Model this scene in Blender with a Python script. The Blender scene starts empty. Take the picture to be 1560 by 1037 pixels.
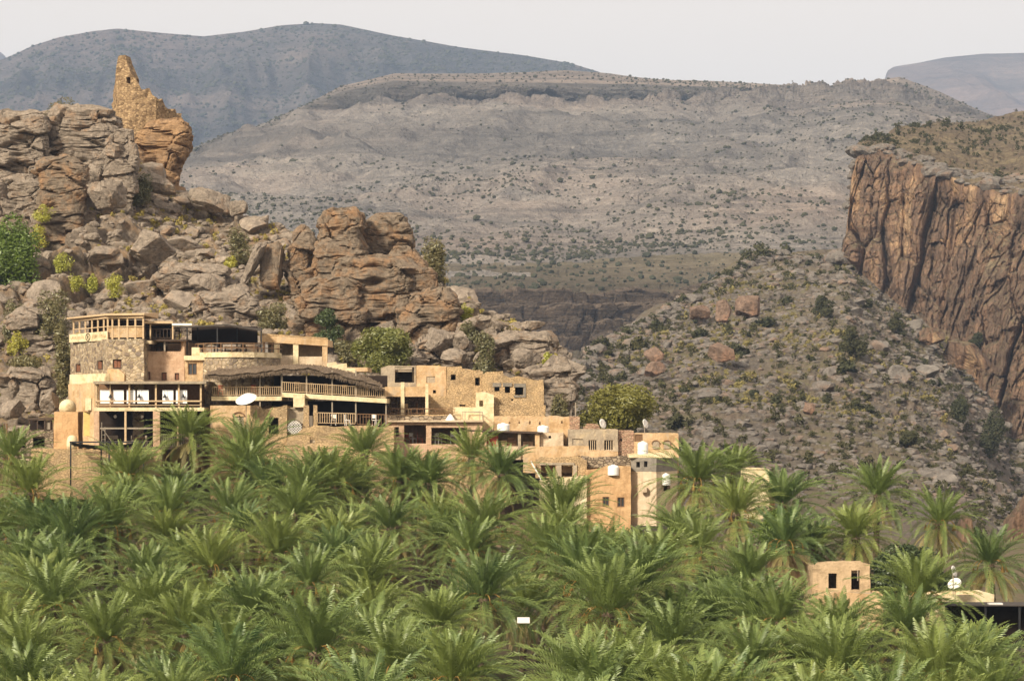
import bpy, bmesh, math, random
import numpy as np
from math import radians as R, sin, cos, pi

# ------------------------------------------------------------------ camera, light, exposure
F, CX, HY = 3518.0, 780.0, 620.0          # focal length in photo pixels, image centre, horizon row
sc = bpy.context.scene
COL = sc.collection
cam_d = bpy.data.cameras.new("camera"); cam = bpy.data.objects.new("camera", cam_d); COL.objects.link(cam)
cam.location = (0, 0, 0); cam.rotation_euler = (R(90), 0, 0)
cam_d.sensor_width = 36; cam_d.lens = F / 1560 * 36; cam_d.shift_y = (HY - 518.5) / 1560
cam_d.clip_start = 1; cam_d.clip_end = 40000
sc.camera = cam
SUN_EL, SUN_AZ = 31.0, 218.0              # azimuth clockwise from +Y: behind the camera, to its left
w = bpy.data.worlds.new("World"); sc.world = w; w.use_nodes = True
nt = w.node_tree; nt.nodes.clear()
sky = nt.nodes.new('ShaderNodeTexSky'); sky.sky_type = 'NISHITA'; sky.sun_disc = False
sky.sun_elevation = R(SUN_EL); sky.sun_rotation = R(SUN_AZ); sky.dust_density = 4; sky.altitude = 800
mx = nt.nodes.new('ShaderNodeMix'); mx.data_type = 'RGBA'; mx.inputs[0].default_value = 0.88
mx.inputs[7].default_value = (8.2, 6.9, 5.6, 1)       # the veil of thin high cloud over the blue
bg = nt.nodes.new('ShaderNodeBackground'); bg.inputs[1].default_value = 0.1
wo = nt.nodes.new('ShaderNodeOutputWorld')
nt.links.new(sky.outputs[0], mx.inputs[6]); nt.links.new(mx.outputs[2], bg.inputs[0]); nt.links.new(bg.outputs[0], wo.inputs[0])
sun_d = bpy.data.lights.new("sun", 'SUN'); sun_d.energy = 4.1; sun_d.angle = R(9); sun_d.color = (1.0, 0.88, 0.70)
sun = bpy.data.objects.new("sun", sun_d); COL.objects.link(sun)
sun.rotation_euler = (R(90 - SUN_EL), 0, R(180 - SUN_AZ))
sc.view_settings.view_transform = 'Standard'; sc.view_settings.look = 'None'
sc.view_settings.exposure = 0.66; sc.view_settings.gamma = 1.0
sc.cycles.use_denoising = True; sc.cycles.use_adaptive_sampling = False
sc.cycles.max_bounces = 6; sc.cycles.diffuse_bounces = 3; sc.cycles.transmission_bounces = 3
sc.cycles.volume_bounces = 0

random.seed(7); rng = np.random.default_rng(7)

# ------------------------------------------------------------------ coordinates
def X(px, D): return (px - CX) * D / F
def Z(py, D): return (HY - py) * D / F
def P(px, py, D): return (X(px, D), D, Z(py, D))

# ------------------------------------------------------------------ noise (numpy)
def _h(ix, iy, iz, s):
    h = (ix.astype(np.int64) * 374761393 + iy.astype(np.int64) * 668265263 + iz.astype(np.int64) * 2147483647 + s * 974634777) & 0xFFFFFFFF
    h = ((h ^ (h >> 13)) * 1274126177) & 0xFFFFFFFF
    h = ((h ^ (h >> 15)) * 2246822519) & 0xFFFFFFFF
    return ((h ^ (h >> 16)) & 0xFFFFFF) / float(0x1000000)
def vnoise(Q, s=0):
    i = np.floor(Q); f = Q - i; f = f * f * (3 - 2 * f); i = i.astype(np.int64)
    r = 0
    for a in (0, 1):
        wa = f[..., 0] if a else 1 - f[..., 0]
        for b in (0, 1):
            wb = f[..., 1] if b else 1 - f[..., 1]
            for c in (0, 1):
                wc = f[..., 2] if c else 1 - f[..., 2]
                r = r + wa * wb * wc * _h(i[..., 0] + a, i[..., 1] + b, i[..., 2] + c, s)
    return r * 2 - 1
def fbm(Q, o=4, s=0, g=.5):
    r = 0; a = 1; t = 0
    for k in range(o):
        r = r + a * vnoise(Q * (2.03 ** k) + k * 17.3, s + k); t += a; a *= g
    return r / t
def worley(Q, s=0):
    """nearest cell: F1, F2, cell hash, offset from the cell's centre"""
    i0 = np.floor(Q).astype(np.int64); n = Q.shape[:-1]
    f1 = np.full(n, 9.); f2 = np.full(n, 9.); cid = np.zeros(n); off = np.zeros(Q.shape)
    for a in (-1, 0, 1):
        for b in (-1, 0, 1):
            for c in (-1, 0, 1):
                ix, iy, iz = i0[..., 0] + a, i0[..., 1] + b, i0[..., 2] + c
                h1 = _h(ix, iy, iz, s); h2 = _h(ix, iy, iz, s + 1); h3 = _h(ix, iy, iz, s + 2)
                d = np.stack([Q[..., 0] - ix - h1, Q[..., 1] - iy - h2, Q[..., 2] - iz - h3], -1)
                r = np.sqrt((d * d).sum(-1)); m = r < f1
                f2 = np.where(m, f1, np.minimum(f2, r)); cid = np.where(m, (h1 * 7.13 + h2 * 3.7) % 1, cid)
                off = np.where(m[..., None], d, off); f1 = np.where(m, r, f1)
    return f1, f2, cid, off
def blocks(Q, s=0, tilt=.9, crack=.35, cw=.12):
    """jointed rock: each cell has its own level and tilt, with cracks between"""
    f1, f2, cid, off = worley(Q, s)
    t = np.stack([(cid * 17.7) % 1 - .5, (cid * 31.3) % 1 - .5, (cid * 57.9) % 1 - .5], -1) * 2
    return (cid * 2 - 1) * .5 + tilt * (t * off).sum(-1) - crack * np.clip(1 - (f2 - f1) / cw, 0, 1)

# ------------------------------------------------------------------ meshes and objects
def tag(o, label=None, cat=None, group=None, kind=None):
    if label: o['label'] = label
    if cat: o['category'] = cat
    if group: o['group'] = group
    if kind: o['kind'] = kind
    return o
def T(name, label, cat, loc, group=None):
    o = bpy.data.objects.new(name, None); COL.objects.link(o); o.location = loc; o.empty_display_size = .5
    return tag(o, label, cat, group)
def rootloc(p):
    while p.parent: p = p.parent
    return np.array(p.location)
def link(name, me, m, parent=None, loc=None):
    o = bpy.data.objects.new(name, me); COL.objects.link(o)
    if m is not None and not me.materials: me.materials.append(m)
    if parent: o.parent = parent
    if loc is not None: o.location = loc
    return o
def npmesh(name, V, Fc, smooth=False):
    """V (n,3), Fc (m,k) all faces with k corners, or a list of such arrays"""
    if not isinstance(Fc, list): Fc = [Fc]
    me = bpy.data.meshes.new(name)
    me.vertices.add(len(V)); me.vertices.foreach_set("co", np.asarray(V, np.float32).ravel())
    li = np.concatenate([f.ravel() for f in Fc]).astype(np.int32)
    st = []; c = 0
    for f in Fc:
        st.append(c + np.arange(len(f)) * f.shape[1]); c += f.size
    st = np.concatenate(st).astype(np.int32)
    me.loops.add(len(li)); me.loops.foreach_set("vertex_index", li)
    me.polygons.add(len(st)); me.polygons.foreach_set("loop_start", st)
    me.polygons.foreach_set("use_smooth", np.full(len(st), smooth))
    me.update(calc_edges=True)
    return me
class MB:
    def __init__(s): s.v = []; s.f = []
    def add(s, vs, fs):
        n = len(s.v); s.v += [tuple(map(float, v)) for v in vs]; s.f += [tuple(i + n for i in f) for f in fs]; return s
    def box(s, x0, x1, y0, y1, z0, z1):
        if x0 > x1: x0, x1 = x1, x0
        if y0 > y1: y0, y1 = y1, y0
        if z0 > z1: z0, z1 = z1, z0
        return s.add([(x0,y0,z0),(x1,y0,z0),(x1,y1,z0),(x0,y1,z0),(x0,y0,z1),(x1,y0,z1),(x1,y1,z1),(x0,y1,z1)],
              [(3,2,1,0),(4,5,6,7),(0,1,5,4),(1,2,6,5),(2,3,7,6),(3,0,4,7)])
    def pbox(s, px0, py0, px1, py1, D, d=.3, back=0):
        """box whose front face fills a rectangle of the photo at depth D (+back), d metres thick"""
        return s.box(X(px0, D), X(px1, D), D + back, D + back + d, Z(py0, D), Z(py1, D))
    def bar(s, a, b, r=.05, n=4, r2=None):
        a = np.array(a, float); b = np.array(b, float); d = b - a; L = np.linalg.norm(d)
        if L < 1e-6: return s
        d /= L; u = np.cross(d, (0, 0, 1) if abs(d[2]) < .9 else (1, 0, 0)); u /= np.linalg.norm(u); v = np.cross(d, u)
        r2 = r if r2 is None else r2; ph = pi / 4 if n == 4 else 0
        vs = [a + (u * cos(ph + 2*pi*k/n) + v * sin(ph + 2*pi*k/n)) * r for k in range(n)] + [b + (u * cos(ph + 2*pi*k/n) + v * sin(ph + 2*pi*k/n)) * r2 for k in range(n)]
        return s.add(vs, [tuple(range(n)), tuple(range(2*n-1, n-1, -1))] + [(k, k+n, (k+1) % n + n, (k+1) % n) for k in range(n)])
    def lathe(s, c, prof, n=16):
        """prof: list of (radius, height) from the bottom up"""
        vs = []; fs = []
        for r, h in prof:
            for k in range(n): vs.append((c[0] + r * cos(2*pi*k/n), c[1] + r * sin(2*pi*k/n), c[2] + h))
        for j in range(len(prof) - 1):
            for k in range(n): fs.append((j*n+k, j*n+(k+1) % n, (j+1)*n+(k+1) % n, (j+1)*n+k))
        fs += [tuple(range(n-1, -1, -1)), tuple(range((len(prof)-1)*n, len(prof)*n))]
        return s.add(vs, fs)
    def prism(s, pts, z0, z1):
        n = len(pts)
        zz1 = z1 if hasattr(z1, '__len__') else [z1] * n
        zz0 = z0 if hasattr(z0, '__len__') else [z0] * n
        return s.add([(p[0], p[1], zz0[i]) for i, p in enumerate(pts)] + [(p[0], p[1], zz1[i]) for i, p in enumerate(pts)],
                     [tuple(range(n-1, -1, -1)), tuple(range(n, 2*n))] + [(k, (k+1) % n, (k+1) % n + n, k + n) for k in range(n)])
    def build(s, name, m, parent=None, smooth=False, loc=None):
        V = np.array(s.v)
        if parent is not None: V = V - rootloc(parent)
        elif loc is None:
            loc = np.array([(V[:,0].min()+V[:,0].max())/2, (V[:,1].min()+V[:,1].max())/2, V[:,2].min()]); V = V - loc
        else: V = V - np.array(loc)
        me = bpy.data.meshes.new(name); me.from_pydata(V.tolist(), [], s.f)
        if smooth: me.polygons.foreach_set("use_smooth", [True] * len(me.polygons))
        return link(name, me, m, parent, loc if parent is None else None)
def merge(variants, pos, scl, rot=None, seed=0):
    """one big array mesh out of many copies of small variants [(V,F)]"""
    r = np.random.default_rng(seed); Vs = []; Fs = []; base = 0
    pick = r.integers(0, len(variants), len(pos))
    for k, (V, Fc) in enumerate(variants):
        idx = np.where(pick == k)[0]
        if not len(idx): continue
        a = r.uniform(0, 2*pi, len(idx)) if rot is None else rot[idx]
        c, s_ = np.cos(a), np.sin(a)
        S = scl[idx] if scl.ndim == 2 else np.repeat(scl[idx][:, None], 3, 1)
        W = V[None] * S[:, None, :]
        Q = np.stack([W[..., 0]*c[:, None] - W[..., 1]*s_[:, None], W[..., 0]*s_[:, None] + W[..., 1]*c[:, None], W[..., 2]], -1) + pos[idx][:, None, :]
        Vs.append(Q.reshape(-1, 3)); n = len(V)
        Fs.append((Fc[None] + (np.arange(len(idx)) * n)[:, None, None] + base).reshape(-1, Fc.shape[1])); base += n * len(idx)
    return np.concatenate(Vs), np.concatenate(Fs)
_ico = {}
def ico(sub):
    if sub not in _ico:
        bm = bmesh.new(); bmesh.ops.create_icosphere(bm, subdivisions=sub, radius=1)
        _ico[sub] = (np.array([v.co[:] for v in bm.verts]), np.array([[v.index for v in f.verts] for f in bm.faces])); bm.free()
    V, Fc = _ico[sub]; return V.copy(), Fc.copy()

# ------------------------------------------------------------------ materials
MATS = {}
class N:
    """tiny helper round a material's node tree"""
    def __init__(s, name, rough=.9, spec=.2):
        s.m = bpy.data.materials.new(name); s.m.use_nodes = True; s.t = s.m.node_tree; s.t.nodes.clear(); MATS[name] = s.m
        s.o = s.n('OutputMaterial'); s.b = s.n('BsdfPrincipled'); s.l(s.b.outputs[0], s.o.inputs[0])
        s.b.inputs['Roughness'].default_value = rough; s.b.inputs['Specular IOR Level'].default_value = spec
        s.tc = s.n('TexCoord').outputs['Object']
    def n(s, k): return s.t.nodes.new('ShaderNode' + k)
    def l(s, a, b): s.t.links.new(a, b)
    def sc(s, v, scale=(1, 1, 1), rot=(0, 0, 0)):
        m = s.n('Mapping'); s.l(v, m.inputs[0]); m.inputs['Scale'].default_value = scale; m.inputs['Rotation'].default_value = rot; return m.outputs[0]
    def noise(s, scale, detail=5, rough=.6, v=None, dist=0):
        x = s.n('TexNoise'); s.l(v or s.tc, x.inputs['Vector']); x.inputs['Scale'].default_value = scale
        x.inputs['Detail'].default_value = detail; x.inputs['Roughness'].default_value = rough; x.inputs['Distortion'].default_value = dist; return x.outputs[0]
    def vor(s, scale, feat='F1', v=None, out=0, rnd=1):
        x = s.n('TexVoronoi'); x.feature = feat; s.l(v or s.tc, x.inputs['Vector']); x.inputs['Scale'].default_value = scale; x.inputs['Randomness'].default_value = rnd; return x.outputs[out]
    def ramp(s, f, stops, mode='LINEAR'):
        x = s.n('ValToRGB'); s.l(f, x.inputs[0]); e = x.color_ramp.elements; x.color_ramp.interpolation = mode
        while len(e) < len(stops): e.new(.5)
        for k, (p, c) in enumerate(stops): e[k].position = p; e[k].color = (*c, 1) if len(c) == 3 else c
        return x.outputs[0]
    def val(s, f, a, b, c=0., d=1.):
        x = s.n('MapRange'); s.l(f, x.inputs[0])
        for i, q in enumerate((a, b, c, d)): x.inputs[i + 1].default_value = q
        return x.outputs[0]
    def mix(s, f, a, b, mode='MIX'):
        x = s.n('Mix'); x.data_type = 'RGBA'; x.blend_type = mode
        for inp, q in ((x.inputs[0], f), (x.inputs[6], a), (x.inputs[7], b)):
            if isinstance(q, (int, float)): inp.default_value = q
            elif isinstance(q, tuple): inp.default_value = (*q, 1)
            else: s.l(q, inp)
        return x.outputs[2]
    def math(s, op, a, b=0.):
        x = s.n('Math'); x.operation = op
        for i, q in enumerate((a, b)):
            if isinstance(q, (int, float)): x.inputs[i].default_value = q
            else: s.l(q, x.inputs[i])
        return x.outputs[0]
    def nz(s):
        g = s.n('NewGeometry'); x = s.n('SeparateXYZ'); s.l(g.outputs['Normal'], x.inputs[0]); return x.outputs[2]
    def col(s, c):
        if isinstance(c, tuple): s.b.inputs[0].default_value = (*c, 1)
        else: s.l(c, s.b.inputs[0])
    def bump(s, h, dist=.1, st=1):
        x = s.n('Bump'); x.inputs['Strength'].default_value = st; x.inputs['Distance'].default_value = dist; s.l(h, x.inputs['Height'])
        if s.b.inputs['Normal'].links: s.l(s.b.inputs['Normal'].links[0].from_socket, x.inputs['Normal'])
        s.l(x.outputs[0], s.b.inputs['Normal'])
def c3(h, k=1.):
    """sRGB 0-255 triple to a linear base colour, times k"""
    return tuple(((x/255/12.92) if x/255 < .04045 else ((x/255+.055)/1.055)**2.4) * k for x in h)

def rock_mat(name, grey, tan, soil, s=1., flat=.75, tanamt=.5, bump=.15, grass=None):
    n = N(name, .95, .1)
    a = n.noise(.55*s, 8, .7); b = n.noise(2.6*s, 6, .75); big = n.noise(.12*s, 4, .6)
    g = n.mix(n.val(b, .3, .7), tuple(x*.5 for x in grey), tuple(min(1, x*1.5) for x in grey))
    t = n.mix(n.val(b, .3, .7), tuple(x*.6 for x in tan), tuple(min(1, x*1.3) for x in tan))
    rk = n.mix(n.val(a, .62 - tanamt*.25, .78 - tanamt*.25), g, t)
    lich = n.noise(7*s, 4, .7)
    rk = n.mix(n.val(lich, .6, .72, 0, .55), rk, tuple(min(1, x*1.7) for x in grey))
    so = n.mix(n.val(n.noise(4*s, 4, .7), .35, .65), tuple(x*.65 for x in soil), soil)
    if grass: so = n.mix(n.val(n.noise(.9*s, 5, .7), .5, .6), so, grass)
    sl = n.math('ADD', n.nz(), n.math('MULTIPLY', n.math('SUBTRACT', big, .5), 1.2))
    n.col(n.mix(n.val(sl, flat, flat + .15), rk, so))
    n.bump(b, bump*2.2); n.bump(n.noise(14*s, 4, .7), bump*.5)
    return n.m
def plaster(name, c, c2=None, s=1., streak=.5, patch=None, b=.03):
    n = N(name, .92, .1); c2 = c2 or tuple(x*.75 for x in c)
    k = n.mix(n.val(n.noise(.9*s, 6, .65), .38, .62), c, c2)
    k = n.mix(n.val(n.noise(.45*s, 7, .75), .50, .64, 0, .75), k, tuple(x*.55 for x in c2))
    k = n.mix(n.val(n.noise(.7*s, 6, .7, n.sc(n.tc, (1, 1, 2.5))), .55, .62, 0, .5), k, tuple(min(1, x*1.2) for x in c))
    st = n.noise(1., 6, .7, n.sc(n.tc, (3.5*s, 3.5*s, .35*s)))
    k = n.mix(n.val(st, .5, .75, 0, streak), k, tuple(x*.5 for x in c2))
    if patch: k = n.mix(n.val(n.noise(.7*s, 7, .75), .53, .6), k, patch)
    k = n.mix(n.val(n.noise(9*s, 4, .7), .35, .75, 0, .28), k, tuple(x*.6 for x in c2))
    n.col(k); n.bump(n.noise(5*s, 6, .7), b*2); n.bump(n.noise(1.5, 3), b*3); return n.m
def masonry(name, cols, mortar, s=3., flat=1.5, over=None, b=.06):
    n = N(name, .95, .1)
    wv = n.n('VectorMath'); wv.operation = 'ADD'; nz = n.n('TexNoise'); n.l(n.tc, nz.inputs['Vector']); nz.inputs['Scale'].default_value = 2.2
    sb = n.n('VectorMath'); sb.operation = 'SCALE'; n.l(nz.outputs[1], sb.inputs[0]); sb.inputs['Scale'].default_value = .25
    n.l(n.tc, wv.inputs[0]); n.l(sb.outputs[0], wv.inputs[1])
    v = n.sc(wv.outputs[0], (1, 1, flat))
    cell = n.vor(s, 'F1', v, 1); edge = n.vor(s, 'DISTANCE_TO_EDGE', v)
    sp = n.n('SeparateColor'); n.l(cell, sp.inputs[0])
    k = n.ramp(sp.outputs[0], [(i / max(1, len(cols) - 1), c) for i, c in enumerate(cols)])
    k = n.mix(n.val(n.noise(6, 4, .7), .3, .75, 0, .4), k, tuple(x*.5 for x in cols[0]))
    k = n.mix(n.val(edge, .02, .09, 1, 0), k, mortar)
    if over: k = n.mix(n.val(n.noise(.6, 7, .7), .46, .54), k, over)
    n.col(k); n.bump(n.val(edge, 0, .12), b); n.bump(n.noise(8, 5, .7), b*.6); return n.m
def plain(name, c, rough=.7, var=.3, s=3., spec=.3, metal=0):
    n = N(name, rough, spec); n.b.inputs['Metallic'].default_value = metal
    n.col(n.mix(n.val(n.noise(s, 5, .7), .3, .75), tuple(min(1, x*(1+var*.4)) for x in c), tuple(x*(1-var) for x in c)))
    n.bump(n.noise(s*4, 3), .01); return n.m
def leafmat(name, c1, c2, trans=.3, s=1.5, dry=None, rnd=.5, gl=.05):
    n = N(name, .55, .25); n.t.nodes.remove(n.b)
    oi = n.n('ObjectInfo').outputs['Random']
    k = n.mix(n.val(n.noise(s, 3, .6), .3, .7), c1, c2)
    k = n.mix(n.math('MULTIPLY', oi, rnd), k, tuple(x*f for x, f in zip(c2, (1.25, 1.05, .75))))
    if dry: k = n.mix(n.val(n.noise(s*2.3, 2, .5), .6, .72, 0, .8), k, dry)
    d = n.n('BsdfDiffuse'); t = n.n('BsdfTranslucent'); g = n.n('BsdfGlossy'); g.inputs['Roughness'].default_value = .45
    g.inputs[0].default_value = (.8, .85, .75, 1)
    n.l(k, d.inputs[0]); n.l(k, t.inputs[0])
    a = n.n('MixShader'); a.inputs[0].default_value = trans; n.l(d.outputs[0], a.inputs[1]); n.l(t.outputs[0], a.inputs[2])
    fr = n.n('MixShader'); fr.inputs[0].default_value = gl; n.l(a.outputs[0], fr.inputs[1]); n.l(g.outputs[0], fr.inputs[2])
    n.l(fr.outputs[0], n.o.inputs[0]); return n.m

M_HILL = rock_mat("hill_rock", (.19,.155,.12), (.28,.19,.115), (.29,.21,.115), 1., .86, .55, .12, (.24,.23,.085))
M_BOULD = rock_mat("boulder_rock", (.27,.225,.18), (.31,.20,.12), (.29,.25,.21), 1., .98, .35, .1)
M_CRAG = rock_mat("crag_rock", (.22,.175,.13), (.33,.20,.11), (.23,.19,.14), .8, 1.0, .6, .14)
M_TALUS = rock_mat("talus_rock", (.15,.13,.11), (.21,.155,.11), (.20,.165,.115), .35, .80, .4, .35, (.165,.15,.085))
M_TALB = rock_mat("talus_boulder_rock", (.175,.158,.14), (.24,.165,.12), (.18,.165,.14), .5, 1.1, .45, .2)

M_FOOT = rock_mat("tower_foot_rock", (.28,.19,.12), (.38,.24,.13), (.30,.22,.14), .8, 1.2, .9, .14)
def cliff_mat():
    n = N("cliff_rock", .95, .1)
    v = n.sc(n.tc, (1, 1, .18))
    a = n.noise(.10, 7, .62, v); b = n.noise(.5, 6, .7, v); c = n.noise(.9, 6, .75)
    a = n.mix(.35, a, n.noise(.35, 5, .7, n.sc(n.tc, (1, 1, .12))))
    k = n.ramp(n.val(a, .36, .66), [(0, (.13,.10,.08)), (.36, (.235,.16,.115)), (.58, (.33,.21,.14)), (.76, (.52,.34,.20)), (1, (.66,.48,.30))])
    k = n.mix(n.val(b, .45, .7, 0, .75), k, (.115,.082,.066))
    k = n.mix(n.val(c, .55, .75, 0, .4), k, (.36,.25,.17))
    sy = n.n('SeparateXYZ'); n.l(n.tc, sy.inputs[0])
    stw = n.n('TexNoise'); n.l(n.sc(n.tc, (.02, .02, .45)), stw.inputs['Vector']); stw.inputs['Scale'].default_value = 1; stw.inputs['Detail'].default_value = 5
    k = n.mix(n.val(stw.outputs[0], .5, .62, 0, .4), k, (.17,.125,.10))
    top = n.mix(n.val(n.noise(.12, 8, .75), .38, .62), (.15,.115,.085), (.29,.235,.145)); top = n.mix(n.val(n.noise(.9, 6, .8), .5, .66), top, (.12,.10,.075))
    n.col(n.mix(n.val(n.math('ADD', n.nz(), n.math('MULTIPLY', n.math('SUBTRACT', c, .5), .7)), .52, .72), k, top))
    n.bump(n.val(n.vor(.32, 'DISTANCE_TO_EDGE', n.sc(n.tc, (1, 1, .3))), 0, .08), .9); n.bump(b, .9); n.bump(c, .8); n.bump(n.noise(3, 5, .75), .35); return n.m
M_CLIFF = cliff_mat()

def far_mat(name, cols, s, patch, pmix=.6, strata=.012, bumpd=6.):
    n = N(name, 1, 0)
    v = n.sc(n.tc, (1, .6, 1))
    a = n.noise(s, 8, .65, v); b = n.noise(s*7, 6, .75); c = n.noise(s*38, 4, .8)
    k = n.ramp(n.val(a, .3, .7), [(i/(len(cols)-1), q) for i, q in enumerate(cols)])
    k = n.mix(n.val(n.noise(s*.55, 5, .55), .47, .58, 0, pmix), k, patch)
    k = n.mix(n.val(b, .42, .70, 0, .58), k, tuple(x*.55 for x in cols[0]))
    k = n.mix(n.val(c, .5, .75, 0, .5), k, tuple(min(1, x*1.5) for x in cols[-1]))
    if strata:
        st = n.n('TexNoise'); n.l(n.sc(n.tc, (strata*.06, strata*.06, strata*1.)), st.inputs['Vector']); st.inputs['Scale'].default_value = 1; st.inputs['Detail'].default_value = 6
        k = n.mix(n.val(st.outputs[0], .48, .6, 0, .4), k, tuple(x*.55 for x in cols[0]))
    if strata:
        dg = n.noise(1, 6, .7, n.sc(n.tc, (strata*.09, strata*.05, strata*3.2), (0, R(11), 0)))
        k = n.mix(n.val(dg, .52, .60, 0, .45), k, tuple(x*.6 for x in cols[0])); n.bump(dg, bumpd*.7)
    n.col(k); n.bump(b, bumpd); n.bump(c, bumpd*.25); return n.m
M_SLOPE = far_mat("valley_slope_rock", [(.135,.13,.125), (.215,.197,.18), (.32,.287,.25)], .004, (.33,.255,.205), .55, .03, 9.)
M_BAND = far_mat("stratified_cliff_rock", [(.07,.06,.05), (.15,.122,.095), (.25,.20,.15)], .01, (.21,.15,.11), .4, .35, 3.)
M_SHELF = far_mat("shelf_ground", [(.10,.085,.062), (.17,.145,.105), (.26,.22,.155)], .014, (.15,.135,.085), .5, .08, 3.)
M_RIM = far_mat("rim_cliff_rock", [(.10,.095,.09), (.15,.138,.125), (.22,.195,.165)], .012, (.20,.165,.14), .5, .14, 4.)
M_FAR = far_mat("far_mountain_rock", [(.04,.042,.045), (.085,.08,.078), (.19,.15,.125)], .0016, (.20,.145,.125), .5, .014, 24.)
M_MESA = far_mat("distant_mesa_rock", [(.10,.085,.08), (.16,.125,.11), (.24,.175,.145)], .0012, (.24,.16,.13), .5, .02, 14.)
# ------------------------------------------------------------------ terrain
def loft(rows, segs, pxs):
    """rows of (px, py, depth) control points -> grid of world points, plus its unit normals (towards the camera / up)"""
    pxs = np.asarray(pxs, float); out = []
    L = []
    for r in rows:
        r = np.array(r, float); D = np.interp(pxs, r[:, 0], r[:, 2]); py = np.interp(pxs, r[:, 0], r[:, 1])
        L.append(np.stack([(pxs - CX) * D / F, D, (HY - py) * D / F], -1))
    for i in range(len(L) - 1):
        t = np.linspace(0, 1, segs[i] + 1)[:-1]
        out.append(L[i][None] * (1 - t)[:, None, None] + L[i+1][None] * t[:, None, None])
    out.append(L[-1][None]); return np.concatenate(out)
def normals(G):
    du = np.gradient(G, axis=1); dv = np.gradient(G, axis=0)
    n = np.cross(du, dv); return n / np.maximum(np.linalg.norm(n, axis=-1, keepdims=True), 1e-9)
def smooth_rows(G, k):
    for _ in range(k):
        G = G.copy(); G[1:-1] = (G[:-2] + 2 * G[1:-1] + G[2:]) / 4
    return G
def soft(d, k):
    for _ in range(k):
        e = d.copy(); e[1:-1] = (d[:-2] + 2 * d[1:-1] + d[2:]) / 4; d = e.copy(); d[:, 1:-1] = (e[:, :-2] + 2 * e[:, 1:-1] + e[:, 2:]) / 4
    return d
def grid_mesh(name, G, m, kind='structure', smooth=True, label=None, cat=None):
    a, b = G.shape[:2]; i = np.arange(a * b).reshape(a, b)
    Fc = np.stack([i[:-1, :-1], i[:-1, 1:], i[1:, 1:], i[1:, :-1]], -1).reshape(-1, 4)
    o = link(name, npmesh(name, G.reshape(-1, 3), Fc, smooth), m)
    return tag(o, label, cat, None, kind)

# canopy and ground of the palm grove (the ground falls towards the valley floor in front of the village)
def zc(Y): py = 670 + (188 - Y) * 5; return (HY - py) * Y / F
gy = np.array([-400, -60, 0, 40, 80, 98, 110, 130, 150, 170, 185, 200, 230, 260, 320, 420, 700, 1200, 3000, 9000, 16000.])
gz = np.array([0, 0, -2.5, -15, -20, -21.5, zc(110)-8, zc(130)-8, zc(150)-8, zc(170)-8, zc(185)-8, -11.5, -15, -18, -26, -40, -60, -80, -140, -300, -500.])
def ground_z(x, y): return np.interp(y, gy, gz) + .5 * np.sin(np.asarray(x) * .11 + np.asarray(y) * .07)
yy = np.concatenate([np.linspace(-400, 60, 24), np.linspace(70, 330, 180), np.linspace(340, 1200, 60), np.linspace(1400, 16000, 20)])
xx = np.concatenate([np.linspace(-9000, -200, 14), np.linspace(-190, 190, 240), np.linspace(200, 9000, 14)])
GX, GY = np.meshgrid(xx, yy); G = np.stack([GX, GY, ground_z(GX, GY)], -1)
G[..., 2] += fbm(G * .35, 4, 3) * .35 * (np.abs(GX) < 190)
M_SOIL = rock_mat("grove_soil", (.16,.13,.10), (.22,.17,.11), (.15,.12,.08), .8, .3, .5, .05, (.10,.11,.05))
grid_mesh("ground", G, M_SOIL)

# --- rocky village hill, left
hill_rows = [
 [(-260,1050,176),(1100,1050,176)],
 [(-260,900,178),(0,900,178),(80,900,178),(880,900,180),(960,900,184),(1100,880,200)],
 [(-260,690,196),(0,680,198),(60,660,199),(100,640,204),(220,640,206),(480,640,208),(640,650,208),(760,665,206),(860,690,204),(960,790,202),(1100,880,215)],
 [(-260,560,220),(0,560,222),(100,520,222),(220,520,216),(480,540,216),(560,570,215),(640,590,214),(760,600,212),(830,615,210),(870,640,208),(890,700,206),(960,830,210),(1100,900,230)],
 [(-260,400,252),(0,400,250),(100,405,248),(220,430,242),(400,460,236),(520,480,232),(640,490,230),(720,500,226),(790,530,222),(830,560,218),(862,600,216),(886,690,214),(960,850,222),(1100,920,240)],
 [(-260,190,284),(0,172,285),(60,170,285),(100,165,286),(170,175,286),(200,215,284),(260,285,280),(300,312,276),(340,322,272),(400,335,268),(440,352,264),(480,385,258),(560,395,252),(620,392,248),(665,420,244),(690,438,242),(730,462,238),(775,490,234),(820,510,230),(845,545,226),(868,590,224),(890,690,222),(960,880,235),(1100,950,260)],
 [(-260,260,330),(170,260,330),(400,430,315),(620,480,290),(780,600,265),(860,700,250),(960,960,260),(1100,1000,280)],
 [(-260,700,430),(600,760,390),(860,900,320),(1100,1050,330)]]
pxs = np.linspace(-240, 1040, 860)
G = smooth_rows(loft(hill_rows, [14, 60, 90, 200, 300, 40, 20], pxs), 6)
Nn = normals(G)
r = G.reshape(-1, 3)
c_, s_ = cos(R(18)), sin(R(18))
dip = np.stack([r[:, 0]*c_ + r[:, 2]*s_, r[:, 1], -r[:, 0]*s_ + r[:, 2]*c_], -1)      # strata dip gently to the right
lump = np.clip(.55 + fbm(r * .045, 3, 11) * 1.6, .12, 1.3)
d = lump * (blocks(dip * np.array([.13, .13, .22]), 5, .8, .3) * 3.2 + blocks(dip * np.array([.42, .42, .62]), 9, .9, .3) * .9) \
    + blocks(r * 1.15, 21, .9, .3) * .34 + fbm(r * .06, 3, 40) * 1.6 + fbm(r * 2.2, 3, 41) * .10
d = soft(d.reshape(G.shape[:2]), 3)
rowi = np.arange(G.shape[0])[:, None]
fade = np.clip((rowi - 74) / 90., .12, 1)
tow = np.exp(-(((pxs[None] - 230) / 60.) ** 2)) * (rowi > 550)
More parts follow.
